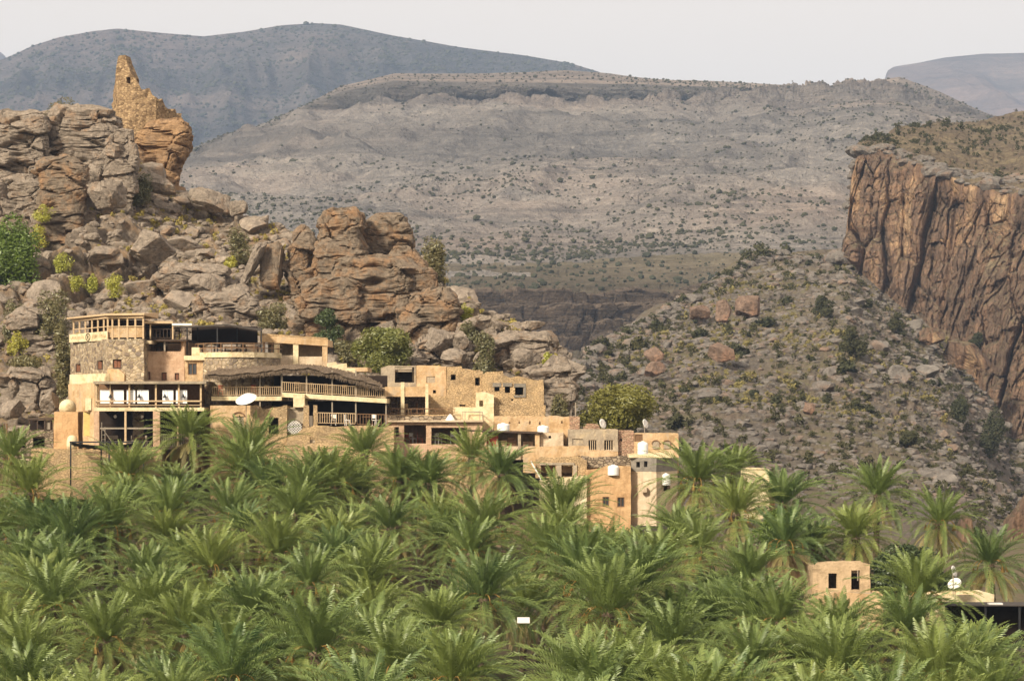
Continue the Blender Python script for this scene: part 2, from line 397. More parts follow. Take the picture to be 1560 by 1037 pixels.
Hn = Nn * .8 + np.array([0, -.25, .35])
HILL = G + Hn * (d * fade * (1 - .7*tow))[..., None]
grid_mesh("rocky_hill", HILL, M_HILL, smooth=False)

# --- right-hand slope and cliff
rows_r = [
 [(760,960,240),(1000,930,246),(1250,905,250),(1400,900,246),(1560,900,240),(1900,930,240)],
 [(760,800,300),(880,745,310),(1100,730,320),(1290,735,330),(1450,755,330),(1560,825,318),(1900,860,310)],
 [(760,640,360),(880,610,380),(950,575,420),(1100,530,450),(1290,500,480),(1380,560,480),(1450,630,455),(1520,735,425),(1560,800,405),(1900,850,380)],
 [(760,560,400),(880,556,425),(925,530,470),(985,492,500),(1060,466,540),(1100,436,560),(1150,408,592),(1250,398,622),(1293,400,624),(1340,446,616),(1395,488,600),(1440,520,590),(1500,600,560),(1522,632,552),(1540,672,540),(1600,690,525),(1900,700,480)],
 [(760,555,404),(880,552,429),(925,526,474),(985,486,504),(1060,458,544),(1100,428,566),(1150,398,598),(1250,388,628),(1287,384,634),(1290,330,636),(1297,270,636),(1306,228,636),(1345,222,628),(1375,240,622),(1400,246,612),(1420,262,608),(1450,268,602),(1475,282,598),(1500,280,592),(1530,292,588),(1560,288,580),(1900,300,560)],
 [(760,550,450),(880,548,470),(925,520,510),(985,480,540),(1060,452,580),(1100,420,610),(1150,392,640),(1250,382,670),(1287,378,680),(1291,325,682),(1298,262,690),(1306,212,690),(1322,203,692),(1348,206,720),(1400,193,780),(1430,182,800),(1500,177,830),(1560,168,840),(1900,150,840)],
 [(760,800,700),(1100,700,800),(1287,500,860),(1330,420,900),(1560,420,1050),(1900,400,1100)]]
pxs = np.concatenate([np.linspace(770, 1280, 330), np.linspace(1281, 1740, 420)])
G = loft(rows_r, [50, 150, 170, 330, 110, 12], pxs)
G = smooth_rows(G, 4); Nn = normals(G); r = G.reshape(-1, 3)
steep = np.clip((np.abs(Nn[..., 1]) - .72) / .15, 0, 1)
rows_i = np.arange(G.shape[0])[:, None]; cl = ((rows_i > 372) & (rows_i < 690) & (pxs[None] > 1284)).astype(float)
k = np.ones(41) / 41; cl = np.apply_along_axis(lambda a: np.convolve(a, k, 'same'), 0, cl); steep = cl; foot = np.clip((rows_i - 10) / 90., .1, 1)
q_ = r + np.stack([fbm(r * .05, 3, 71), fbm(r * .05 + 7, 3, 72), fbm(r * .04 + 3, 3, 73)], -1) * np.array([3, 3, 5])
f1, f2, cid, off = worley(q_ * np.array([.075, .05, .011]), 51)
butt = (cid - .5) * 1.5 + off[:, 0] * (cid * 9 % 1 - .5) * 1.2 - np.clip(1 - (f2 - f1) / .10, 0, 1) * .45
f1, f2, cid, off = worley(q_ * np.array([.2, .15, .045]), 55)
slab = (cid - .5) * 1.2 + off[:, 0] * (cid * 3 % 1 - .5) * 1.8 + off[:, 2] * (cid * 13 % 1 - .5) * .8 - np.clip(1 - (f2 - f1) / .10, 0, 1) * .4
f1, f2, cid, off = worley(q_ * np.array([.5, .4, .22]), 57)
chip = (cid - .5) + off[:, 2] * (cid * 5 % 1 - .3) * 1.6 + off[:, 0] * (cid * 7 % 1 - .5) * 1.5 - np.clip(1 - (f2 - f1) / .12, 0, 1) * .35
zl = r[:, 2] * .11 + fbm(r * .03, 2, 74) * 1.5; led = (zl - np.floor(zl)); led = np.where(led < .8, led / .8, (1 - led) / .2) - .5
dc = butt * 4.6 + slab * 2.4 + chip * 1.1 - led * 1.1 + fbm(r * .03, 3, 60) * 5 + blocks(r * np.array([1.1, 1, .8]), 62, .9, .3) * .35
dt = blocks(r * np.array([.22, .22, .3]), 61, .8, .2) * .9 * np.clip(.4 + fbm(r * .03, 2, 67) * 1.8, .15, 1.3) + blocks(r * .75, 63, .9, .25) * .42 + fbm(r * .03, 3, 64) * 3.5
ledge = fbm(np.stack([r[:, 0] * .01 + 3, r[:, 1] * .008, r[:, 2] * .085], -1), 3, 69) * 2.6
dc = dc.reshape(G.shape[:2]) * np.clip((712 - rows_i) / 60., .15, 1); dt = soft((dt + ledge * .5).reshape(G.shape[:2]), 1)
TALUS = G + Nn * (dt * foot * (1 - steep))[..., None] * np.array([.6, .6, 1.]) + (np.array([-.35, -.94, 0.])[None, None]) * (dc * steep)[..., None]
i = np.arange(G.shape[0] * G.shape[1]).reshape(G.shape[:2])
Fc = np.stack([i[:-1, :-1], i[:-1, 1:], i[1:, 1:], i[1:, :-1]], -1).reshape(-1, 4)
me = npmesh("right_slope", TALUS.reshape(-1, 3), Fc, False); me.materials.append(M_TALUS); me.materials.append(M_CLIFF)
cf = np.clip(steep + fbm((G * .05).reshape(-1, 3), 3, 77).reshape(G.shape[:2]) * .3, 0, 1)[:-1, :-1]
plat = ((rows_i[:-1] > 560) & (pxs[None, :-1] > 1284))
me.polygons.foreach_set("material_index", ((cf > .5) | plat).astype(np.int32).ravel())
tag(link("right_slope", me, None), kind='structure')

# --- the valley side far behind, with the stratified cliff band at its foot
rows_v = [
 [(200,720,700),(700,640,740),(1000,620,760),(1200,600,800),(1500,600,860),(1900,600,900)],
 [(200,600,860),(720,560,880),(860,545,880),(1000,520,900),(1100,500,930),(1500,500,980),(1900,500,1000)],
 [(200,500,890),(700,450,905),(760,447,905),(900,446,910),(1060,440,935),(1110,425,955),(1500,440,1000),(1900,440,1020)],
 [(200,440,1040),(700,405,1040),(900,402,1060),(1100,385,1080),(1500,380,1100),(1900,380,1120)],
 [(200,300,1500),(700,300,1500),(1100,270,1520),(1500,250,1550),(1900,250,1560)],
 [(200,262,1900),(270,240,1900),(330,214,1940),(400,196,1980),(470,172,2020),(560,164,2060),(640,163,2080),(860,166,2100),(1000,172,2110),(1210,168,2150),(1290,150,2170),(1370,150,2180),(1490,190,2190),(1560,215,2200),(1900,300,2200)],
 [(200,262,1910),(270,238,1910),(330,212,1950),(400,192,1990),(470,160,2035),(520,140,2080),(600,124,2100),(700,126,2110),(860,128,2120),(1000,130,2130),(1210,140,2170),(1290,142,2180),(1370,130,2190),(1490,178,2200),(1560,205,2210),(1900,290,2210)],
 [(200,260,2050),(270,236,2060),(330,210,2120),(400,190,2160),(470,158,2220),(520,132,2280),(600,112,2320),(700,112,2340),(800,110,2340),(860,106,2340),(915,110,2350),(1000,121,2350),(1100,124,2350),(1220,131,2350),(1290,134,2350),(1325,124,2350),(1370,117,2350),(1430,139,2350),(1490,167,2350),(1560,196,2350),(1900,280,2350)],
 [(200,420,3000),(1900,420,3000)]]
pxs = np.linspace(210, 1760, 900)
G = loft(rows_v, [12, 110, 50, 230, 130, 50, 40, 8], pxs); G = smooth_rows(G, 3); Nn = normals(G); r = G.reshape(-1, 3)
diag = r[:, 0] * .8 + r[:, 1] * .25
gul = np.stack([(r[:, 0] + r[:, 1] * .55) * .009, r[:, 1] * .0016, r[:, 2] * .004], -1)
rid = 1 - np.abs(fbm(gul, 4, 81)) * 3.2
gul2 = np.stack([(r[:, 0] - r[:, 1] * .2) * .02, r[:, 1] * .004, r[:, 2] * .01], -1)
rid2 = 1 - np.abs(fbm(gul2, 3, 83)) * 3
near = np.clip((r[:, 1] - 1040) / 300., 0.0, 1)
terr = r[:, 2] / 6. + fbm(r * .012, 2, 89) * .5; terr = terr - np.floor(terr); terr = np.clip(terr * 4, 0, 1) - terr
d = (fbm(r * .006, 4, 80) * 15 + rid * 9 + rid2 * 7 + terr * 3) * near + fbm(r * .05, 4, 85) * (2.2 + 2.5 * near) + blocks(r * np.array([.05, .05, .11]), 86, .8, .2) * 1.6
band = np.exp(-((r[:, 1] - 888) / 38.) ** 2) + np.exp(-((r[:, 1] - 2125) / 70.) ** 2) * (r[:, 2] > 180) * 1.5
d = d + band * (blocks(r * np.array([.03, .03, .012]), 87, 1.2, .5) * 4.5 + blocks(r * np.array([.09, .09, .2]), 88, .8, .35) * 2.6 + terr * 7 + blocks(r * np.array([.25, .25, .5]), 96, .8, .3) * 1.2)
G2 = G.copy(); dd = d.reshape(G.shape[:2]); ri = np.arange(G.shape[0])[:, None]
top = np.clip((ri - 535) / 42., 0, 1) * .95
G2 = G + (Nn * np.array([.5, .9, .8])) * (dd * (1 - top))[..., None]
VALLEY = G2
i = np.arange(G.shape[0] * G.shape[1]).reshape(G.shape[:2])
Fc = np.stack([i[:-1, :-1], i[:-1, 1:], i[1:, 1:], i[1:, :-1]], -1).reshape(-1, 4)
me = npmesh("valley_slope", G2.reshape(-1, 3), Fc, True); me.materials.append(M_SLOPE); me.materials.append(M_BAND); me.materials.append(M_SHELF); me.materials.append(M_RIM)
bi = ((ri > 12) & (ri < 124)) | ((ri > 530) & (ri < 582)); bi = np.broadcast_to(bi, G.shape[:2])[:-1, :-1]
me.polygons.foreach_set("material_index", (bi.astype(np.int32) * np.where(ri[:-1] > 300, 3, 1) + 2 * ((ri[:-1] >= 124) & (ri[:-1] < 172 + 50 * fbm(G[:-1, :-1] * .02, 4, 95)) & np.ones_like(bi) | (ri[:-1] < 13)).astype(np.int32)).ravel()); me.polygons.foreach_set("use_smooth", (~bi).ravel())
tag(link("valley_slope", me, None), kind='structure')

# --- the high mountain and the two mesas beyond
def mountain(name, sil, D0, D1, base, pxs, m, s, amp, nv=170, cliffs=True):
    rows = [[(p, base, D0) for p in (-900, 2600)], [(p, y * .45 + base * .55, D0 * .55 + D1 * .45) for p, y in sil], [(p, y, D1) for p, y in sil], [(p, 560, D1 * 1.4) for p in (-900, 2600)]]
    G = loft(rows, [nv // 2, nv, 8], pxs); Nn = normals(G); r = G.reshape(-1, 3)
    g1 = 1 - np.abs(fbm(np.stack([r[:, 0] * s * 2.2 + r[:, 1] * s * .3, r[:, 1] * s * .25, r[:, 2] * s * .6], -1), 4, 90)) * 3
    terr = r[:, 2] / (amp * 1.9) + fbm(r * s * .7, 3, 91) * .8; terr = (terr - np.floor(terr)); terr = np.clip(terr * 3, 0, 1) - terr
    d = fbm(r * s, 5, 92) * amp * 1.5 + g1 * amp * 1.5 + fbm(r * s * 9, 4, 93) * amp * .22 + terr * amp * .55
    ri = np.arange(G.shape[0])[:, None]; e = np.clip((nv // 2 + nv - ri) / 75., .03, 1) ** 1.3
    G = G + (Nn * np.array([.6, .8, .6])) * (d.reshape(G.shape[:2]) * e)[..., None]
    grid_mesh(name, G, m); return G
FARM = mountain("far_mountain", [(-900,140),(-200,110),(0,92),(20,84),(50,70),(90,57),(140,48),(180,44),(240,50),(310,56),(370,49),(430,39),(480,36),(520,38),(600,55),(700,72),(800,85),(870,97),(910,109),(1000,150),(1200,230),(2600,400)], 3000, 4600, 420, np.linspace(-120, 1250, 620), M_FAR, .0034, 42)
mountain("distant_mesa", [(-900,300),(1200,190),(1338,150),(1352,108),(1362,102),(1400,96),(1440,88),(1500,82),(1600,80),(2600,90)], 5200, 6600, 330, np.linspace(1250, 1850, 240), M_MESA, .0018, 70, 120)
mountain("distant_ridge", [(-900,40),(-60,70),(0,79),(8,86),(14,96),(60,200),(2600,400)], 5600, 6800, 330, np.linspace(-160, 80, 90), M_MESA, .0018, 60, 110)
# ------------------------------------------------------------------ rocks
def rock(sub, seed, dims=(1, 1, 1), planes=14, rough=.06, strata=0., box=.0, lo=.5, hi=.9):
    q = np.random.default_rng(seed); V, Fc = ico(sub)
    if box:                                           # push the sphere towards a rough block first
        V = np.sign(V) * np.abs(V) ** (1 - box * .6); V /= np.abs(V).max()
    N_ = q.normal(size=(planes, 3)); N_ /= np.linalg.norm(N_, axis=1)[:, None]
    for nrm, d_ in zip(N_, q.uniform(lo, hi, planes)):
        pr = V @ nrm; V = V - nrm[None] * np.maximum(0, pr - d_)[:, None]
    V = V / np.abs(V).max(0)
    W = V * np.array(dims)
    nn = V / np.maximum(np.linalg.norm(V, axis=1, keepdims=True), 1e-6)
    size = float(np.mean(dims))
    if rough:
        W = W + nn * (fbm(W * 1.4 / size + seed, 4, seed % 97) * rough * size * 1.6)[:, None]
        if sub >= 4: W = W + nn * (blocks(W * 2.2 / size + seed, seed % 89, .8, .5, .14) * rough * size * 1.3)[:, None]
    if strata:
        z = W[:, 2] / strata + fbm(W * .25, 2, seed % 31) * .8; g = np.clip(1 - np.abs(z - np.floor(z) - .5) * 5, 0, 1)
        W = W - nn * np.array([1, 1, .1]) * (g * strata * .32 * (.5 + .5 * vnoise(np.stack([W[:, 0] * .4, W[:, 1] * .4, np.floor(z)], -1), seed % 53)))[:, None]
    return W, Fc
def hero(px0, py0, px1, py1, D, seed, label, thick=.9, tilt=0, m=None, sub=5, box=.3, strata=0., rough=.05, name='boulder', planes=12, sink=.12, lo=.55, hi=.92):
    """a rock of its own that fills a rectangle of the photo at depth D"""
    wx = (px1 - px0) * D / F / 2; hz = (py1 - py0) * D / F / 2
    a = R(tilt); c, s_ = abs(cos(a)), abs(sin(a))
    den = c*c - s_*s_
    if abs(den) > .25: bx, bz = (wx*c - hz*s_) / den, (hz*c - wx*s_) / den
    else: bx, bz = wx, hz
    bx, bz = max(bx, .35*wx), max(bz, .35*hz)
    V, Fc = rock(sub, seed, (bx, thick * min(wx, hz) * 1.2, bz), planes, rough, strata, box, lo, hi)
    V = np.stack([V[:, 0]*cos(a) + V[:, 2]*sin(a), V[:, 1], -V[:, 0]*sin(a) + V[:, 2]*cos(a)], -1)
    sx = wx / np.abs(V[:, 0]).max(); sz = hz / np.abs(V[:, 2]).max(); V *= np.array([sx, 1, sz])
    V[:, 2] += hz; V[:, 2] -= sink * hz * 0
    o = link(name, npmesh(name, V, Fc, False), m or M_BOULD, None, (X((px0+px1)/2, D), D, Z(py1, D)))
    return tag(o, label, 'rock')
def hz_at(px, py, grid):
    """depth of the terrain grid seen at a pixel"""
    q = grid.reshape(-1, 3); u = CX + F * q[:, 0] / q[:, 1]; v = HY - F * q[:, 2] / q[:, 1]
    e = (u - px) ** 2 + (v - py) ** 2; m = e < 36
    return float(q[m][:, 1].min()) if m.any() else float(q[np.argmin(e), 1])
HS = HILL[::3, ::3]
def hr(px0, py0, px1, py1, seed, label, dD=0., **k):
    D = hz_at((px0 + px1) / 2, py1 - 3, HS) + dD
    return hero(px0, py0, px1, py1, D, seed, label, **k)
def column_rock(prof, D, seed, label, thick=1., m=None, bed=1., amp=.34, p=4., name='crag', n=96, rows=110):
    """bedded, jointed rock mass: closed rings whose left and right edges follow (py, px_left, px_right)"""
    prof = list(prof) + [(prof[-1][0] + 60, prof[-1][1] + 3, prof[-1][2] - 3)]
    prof = np.array(prof, float); pys = np.linspace(prof[0, 0], prof[-1, 0], rows)
    l, r_ = np.interp(pys, prof[:, 0], prof[:, 1]), np.interp(pys, prof[:, 0], prof[:, 2])
    cx, hw = ((l + r_) / 2 - CX) * D / F, (r_ - l) / 2 * D / F; zz = (HY - pys) * D / F
    th = np.linspace(0, 2*pi, n, endpoint=False); c, s_ = np.cos(th), np.sin(th)
    e = 2. / p; ux = np.sign(c) * np.abs(c) ** e; uy = np.sign(s_) * np.abs(s_) ** e
    dep = np.maximum(hw, hw.mean() * .7) * thick
    V = np.stack([cx[:, None] + hw[:, None] * ux, D + dep[:, None] * uy + dep.max() * .3, np.broadcast_to(zz[:, None], (rows, n))], -1)
    nn = np.stack([np.broadcast_to(c, (rows, n)), np.broadcast_to(s_, (rows, n)), np.zeros((rows, n))], -1)
    Q = V.reshape(-1, 3) + fbm(V.reshape(-1, 3) * .3 + seed, 3, 7)[:, None] * np.array([.8, .8, .35])
    f1, f2, cid, off = worley(Q * np.array([.30, .30, .50]) + seed, 3)
    d1 = (cid - .5) * 2 + (off * (np.stack([cid * 7 % 1, cid * 13 % 1, cid * 29 % 1], -1) - .5)).sum(-1) * 1.6 - np.clip(1 - (f2 - f1) / .07, 0, 1) * 1.1
    tl = ((seed * 37) % 100 / 100 - .5) * .9; z = (Q[:, 2] + Q[:, 0] * tl) / bed; k = np.floor(z); g = z - k; d2 = (vnoise(np.stack([k * 3.7, Q[:, 0] * .2, Q[:, 1] * .2], -1), 5)) * .9 - np.clip(1 - g * 7, 0, 1) * 1.0
    d3 = blocks(Q * np.array([1.1, 1.1, 1.7]), 9, .9, .4, .1)
    d = (d1 * amp * 1.35 + d2 * amp * .34 + d3 * amp * .42).reshape(rows, n) + fbm(V.reshape(-1, 3) * 2.5, 3, 8).reshape(rows, n) * .07
    t = np.linspace(0, 1, rows)[:, None]; V = V + nn * (d * np.clip(t * 8, .3, 1))[..., None]
    V[:, :, 2] += fbm(V.reshape(-1, 3) * .9, 3, 12).reshape(rows, n) * .25 * (1 - t) + blocks(np.stack([V[..., 0], V[..., 1], V[..., 2] * 0], -1).reshape(-1, 3) * .6, 14, 1., .3).reshape(rows, n) * .35 * np.clip(1 - t * 4, 0, 1)
    caps = []; top = V[0].copy(); cc = top.mean(0)
    for f in (.8, .5, .2): q = cc + (top - cc) * f; q[:, 2] = top[:, 2] * f + cc[2] * (1 - f) + .25 * (1 - f) + blocks(q * .8, 15, 1, .3) * .2; caps.append(q)
    V = np.concatenate([np.array(caps[::-1]), V]); i = np.arange(V.shape[0] * n).reshape(V.shape[0], n)
    Fc = np.stack([i[:-1], i[1:], np.roll(i[1:], -1, 1), np.roll(i[:-1], -1, 1)], -1).reshape(-1, 4)
    V = V.reshape(-1, 3); base = np.array([cx[-1], D, zz[-1]])
    me = npmesh(name, V - base, [Fc, i[0][::-1][None][:, :]] if False else Fc, False)
    return tag(link(name, me, m or M_CRAG, None, base), label, 'rock')
def cr(prof, seed, label, dD=-1.5, **k): return column_rock(prof, hz_at((prof[-1][1] + prof[-1][2]) / 2, prof[-1][0] - 4, HS) + dD, seed, label, **k)
cr([(320,504,542),(324,489,553),(344,484,557),(350,487,548),(358,484,546),(376,478,557),(400,472,557),(432,468,554),(448,468,554)],101,"tall ochre crag block with split top, left one of the twin crags on the ridge",bed=1.5,thick=.8)
cr([(325,574,612),(331,562,622),(345,555,627),(372,556,628),(390,560,622),(412,556,616)],102,"square brown crag block, right one of the twin crags on the ridge",-1,bed=1.3,thick=.8)
cr([(345,455,470),(353,443,477),(380,435,481),(410,432,478),(446,436,472)],103,"rounded brown pillar rock leaning against the left twin crag",-2,p=3,thick=.9,bed=2.5)
cr([(424,470,545),(434,455,556),(460,448,560),(490,446,556),(506,452,548)],131,"wide low crag under the brown pillar rock",-1,bed=1.1,thick=.5,amp=.45)
cr([(376,598,626),(392,590,648),(415,596,664),(440,604,668),(456,610,664)],132,"sloping crag shoulder right under the square twin crag",-1,bed=1.2,thick=.6)
cr([(390,545,598),(398,512,628),(428,502,642),(458,502,640),(486,508,628),(512,516,614)],106,"broad layered crag below the twin crags",-1.5,bed=1.2,thick=.6,amp=.5)
cr([(442,652,682),(449,624,690),(474,612,697),(500,610,695),(520,614,690)],107,"layered rock outcrop with a dark hollow, right of the broad crag",-2,bed=1.0,thick=.7,amp=.45)
cr([(520,560,620),(528,545,640),(545,548,650),(566,556,640)],133,"low bedded rock step behind the spreading yellow-green tree",-3,bed=.9,thick=.5,m=M_BOULD)
for sd, pr, lb, kk in [
  (143, [(484,716,752),(492,702,764),(512,698,768),(534,702,764)], "jointed grey outcrop on the ridge right of the dark hollow", dict(bed=1.1)),
  (144, [(512,762,826),(518,750,840),(534,748,848),(556,756,846)], "broad broken outcrop under the flat pale slabs", dict(bed=1., amp=.5)),
  (145, [(560,800,850),(568,788,862),(590,790,866),(616,800,864)], "dark fissured outcrop right behind the largest ruin's corner", dict(bed=1.6, amp=.5)),
  (146, [(512,650,700),(520,640,716),(540,640,720),(560,646,716)], "cracked grey outcrop behind the roofless houses", dict(bed=1.4, amp=.45)),
  (147, [(270,10,50),(278,-4,62),(300,-8,66),(322,-4,60)], "stepped grey outcrop at the left edge under the hilltop mass", dict(bed=1., amp=.5)),
  (149, [(404,250,330),(412,240,348),(430,240,350),(446,252,342)], "low broken ledge below the big flat-topped boulder", dict(bed=.9, amp=.45)),
  (151, [(560,20,60),(572,6,76),(596,4,80),(616,12,74)], "cracked rock mass left of the stone house, above the shack", dict(bed=1.6, amp=.5)),
  (152, [(470,30,70),(482,18,84),(510,16,88),(530,24,80)], "grey rock mass among dusty shrubs left of the stone house", dict(bed=1.4, amp=.5)),
  (153, [(448,300,380),(456,290,396),(474,288,398),(490,300,390)], "broad ledge above the dark sheet canopy", dict(bed=1., amp=.45))]:
    cr(pr, sd, lb, -.2, thick=.55, m=M_BOULD, **kk)
hr(396,364,436,442,104,"narrow upright brown pillar rock beside a leaning slab",-3,tilt=2,m=M_CRAG,sub=6,box=.9,planes=8,lo=.7,hi=.97,name="crag")
hr(360,368,408,438,105,"grey slab leaning to the right below the ridge",-4,sub=5,box=.6,tilt=33,name='crag')
hr(192,349,268,402,108,"big flat-topped grey boulder with brown underside, high on the slope",-5,sub=5,box=.5,thick=.9)
hr(284,285,354,328,109,"dark pointed boulder overhanging on the ridge right of the ruined tower",-2,sub=5,box=.2,tilt=14)
hr(348,304,378,330,110,"small dark rounded boulder on the ridge beside the pointed one",-2,sub=4)
hr(336,430,382,464,111,"smooth tan wedge boulder below the leaning slab",-5,sub=4,box=.2)
hr(285,415,345,456,112,"pale grey flat boulder left of the tan wedge boulder",-4,sub=5,box=.3)
hr(780,488,836,506,113,"flat pale grey slab jutting right at the end of the ridge",-3,sub=5,box=.5,thick=1.6)
hr(768,504,830,526,114,"second flat pale slab just under the jutting one",-3,sub=5,box=.5,thick=1.4,tilt=-6)
hr(772,530,824,568,115,"round-bellied grey boulder directly above the ruined stone house",-4,sub=5,box=.3,tilt=5)
cr([(546,852,862),(560,843,872),(596,839,879),(630,842,878)],116,"tall dark split rock at the right foot of the hill",-2,bed=2.5,thick=.9,m=M_BOULD)
hr(648,498,692,540,117,"pale boulder above the village, left of a rounder one",-3,sub=5,box=.4)
hr(684,503,716,536,118,"pale boulder leaning right behind the roofless houses",-3,sub=5,box=.3,tilt=-25)
hr(668,530,712,556,119,"low pale boulder resting directly behind the roofless houses",-3,sub=4,box=.4)
hr(820,540,852,580,120,"grey leaning boulder right of the round-bellied one",-3,sub=5,box=.3,tilt=30)
hr(728,478,776,498,121,"long grey slab tilted down to the right on the ridge end",-3,sub=5,box=.5,tilt=18,thick=1.2)
cr([(169,6,60),(177,-8,70),(210,-12,76),(240,-12,74),(268,-10,70)],122,"layered grey rock mass on the hilltop at the left edge",-3,bed=.9,thick=.6,m=M_BOULD,amp=.5)
cr([(161,82,140),(169,72,176),(200,70,178),(232,84,172),(256,92,164)],123,"layered grey rock mass on the hilltop left of the ruined tower",-2,bed=.8,thick=.5,m=M_BOULD,amp=.5)
cr([(240,62,110),(248,56,128),(280,56,130),(312,60,126)],124,"jointed tan rock block on the upper left slope",-4,bed=2.2,thick=.6,amp=.4)
hr(126,246,172,284,125,"diamond-shaped grey boulder below the hilltop",-4,sub=5,box=.3,tilt=20)
hr(132,270,202,318,126,"large grey rock below and left of the ruined tower",-4,sub=5,box=.5)
cr([(197,174,202),(215,163,206),(250,160,208),(296,156,206)],127,"cracked grey rock buttress under the left side of the ruined tower",-3.5,bed=1.6,thick=.7,m=M_BOULD)
hr(204,258,272,300,128,"grey boulders' pale slab under the tower's rock foot",-5,sub=5,box=.4,tilt=14)['label'] = "pale grey slab directly under the rock foot of the ruined tower"
hr(60,590,92,632,129,"large pale boulder left of the white plastered dome",-2,sub=5,box=.3)
hr(100,592,132,630,130,"pale rounded boulder wedged against the veranda behind the white dome",0,sub=4,box=.3)
hr(0,606,40,640,131,"pale ledge boulder above the shack at the left edge",-2,sub=5,box=.4)

q7 = random.Random(77)
for k in range(16):
    u0 = [560,590,640,600,655,700,735,760,800,720,745,690,830,810,620,780][k]; v0 = [520,500,530,470,480,520,540,520,600,575,585,470,520,590,545,555][k]; w_ = q7.uniform(13, 24)
    hr(u0 - w_, v0 - w_ * q7.uniform(.6, .9), u0 + w_, v0 + w_ * .6, 800 + k, None, -2.5, sub=5, box=.45, thick=1.1, tilt=q7.uniform(-25, 25), rough=.05, planes=14, lo=.45, hi=.8)
    o = COL.objects[-1]; tag(o, "big grey-brown block among many alike on the rocky slope behind the ruins", 'rock', 'blocks on the slope behind the ruins')
# rubble: 12 shapes; the larger boulders are things, the rest is one mass
smallrocks = [rock(2, 300 + k, (1, .85, .62), 9, .05) for k in range(9)]
vr = [npmesh("boulder", *rock(4, 200 + k, (1, .85, .6 + .04 * (k % 5)), 13, .03, 0, .6, .45, .85), False) for k in range(12)]
for me in vr: me.materials.append(M_BOULD)
vt = [me.copy() for me in vr[:5]]
for me in vt: me.materials.clear(); me.materials.append(M_TALB)
def visible(grid, n, seed, y0=None, x0=None, x1=None, rmin=0, rmax=None, cond=None):
    q = np.random.default_rng(seed); a, b = grid.shape[:2]
    i = q.integers(rmin, rmax or a - 2, n * 4); j = q.integers(1, b - 2, n * 4); Q = grid[i, j]
    u = CX + F * Q[:, 0] / Q[:, 1]; v = HY - F * Q[:, 2] / Q[:, 1]
    m = (u > (x0 or -60)) & (u < (x1 or 1620))
    if cond is not None: m &= cond(u, v)
    return Q[m][:n], u[m][:n], v[m][:n]
def place(meshes, Q, S, name, label, cat, group, seed, flat=1., sink=.25):
    q = random.Random(seed)
    for p, s_ in zip(Q, S):
        o = link(name, q.choice(meshes), None, None, (p[0], p[1], p[2] - s_ * sink * 0 + s_ * .18))
        o.rotation_euler = (q.uniform(-.35, .35), q.uniform(-.35, .35), q.uniform(0, 6.28)); o.scale = (s_, s_ * q.uniform(.75, 1.1), s_ * q.uniform(.7, 1.1) * flat)
        tag(o, label, cat, group)
notvil = lambda u, v: ~((u > 90) & (u < 840) & (v > 470)) & (v < 700)
Q, u, v = visible(HILL, 145, 401, rmin=170, rmax=664, x1=870, cond=notvil)
place(vr, Q, np.random.default_rng(5).choice([.6,.8,1.0,1.4,2.0,2.8], len(Q), p=[.20,.22,.22,.18,.12,.06]), 'boulder', "grey-brown angular boulder among many alike on the rocky hill above the village", 'rock', 'boulders scattered on the rocky hill', 6)
Q, u, v = visible(HILL, 6500, 402, rmin=84, rmax=664, x1=880, cond=lambda u, v: v < 720)
V, Fc = merge(smallrocks, Q + np.array([0, 0, .05]), np.random.default_rng(1).gamma(2., .17, len(Q))[:, None] * np.array([1, 1, .9]) + .1, seed=2)
tag(link('rubble', npmesh('rubble', V, Fc), M_BOULD), "loose angular stones and rubble covering the hill above the village", 'rubble', None, 'stuff')
Q, u, v = visible(TALUS, 100, 403, rmin=60, rmax=365, x0=860, x1=1600, cond=lambda u, v: v < 800)
place(vt, Q, np.random.default_rng(6).choice([.9,1.2,1.6,2.2,3.2], len(Q), p=[.3,.3,.22,.13,.05]), 'boulder', "brown boulder lying among many alike on the scree slope below the cliff", 'rock', 'boulders on the scree slope', 7)
Q, u, v = visible(TALUS, 9000, 404, rmin=40, rmax=368, x0=800, x1=1650)
V, Fc = merge(smallrocks, Q, np.random.default_rng(3).gamma(2., .24, len(Q))[:, None] * np.array([1, 1, .8]) + .12, seed=3)
tag(link('scree', npmesh('scree', V, Fc), M_TALB), "loose stones of the scree slope below the cliff", 'scree', None, 'stuff')
Q, u, v = visible(TALUS, 420, 405, rmin=698, rmax=722, x0=1292, x1=1650)
V, Fc = merge(smallrocks, Q, np.random.default_rng(31).gamma(2., .5, len(Q))[:, None] * np.array([1, 1, .8]) + .25, seed=33)
tag(link('rubble', npmesh('rubble', V, Fc), M_TALB), "loose blocks along the broken rim of the red cliff", 'rubble', None, 'stuff')
Q, u, v = visible(TALUS, 1500, 406, rmin=364, rmax=712, x0=860, x1=1284)
V, Fc = merge(smallrocks, Q, np.random.default_rng(32).gamma(2., .38, len(Q))[:, None] * np.array([1, 1, .8]) + .2, seed=34)
tag(link('rubble', npmesh('rubble', V, Fc), M_TALB), "loose blocks along the crest of the scree slope", 'rubble', None, 'stuff')
TS = TALUS[::3, ::3]
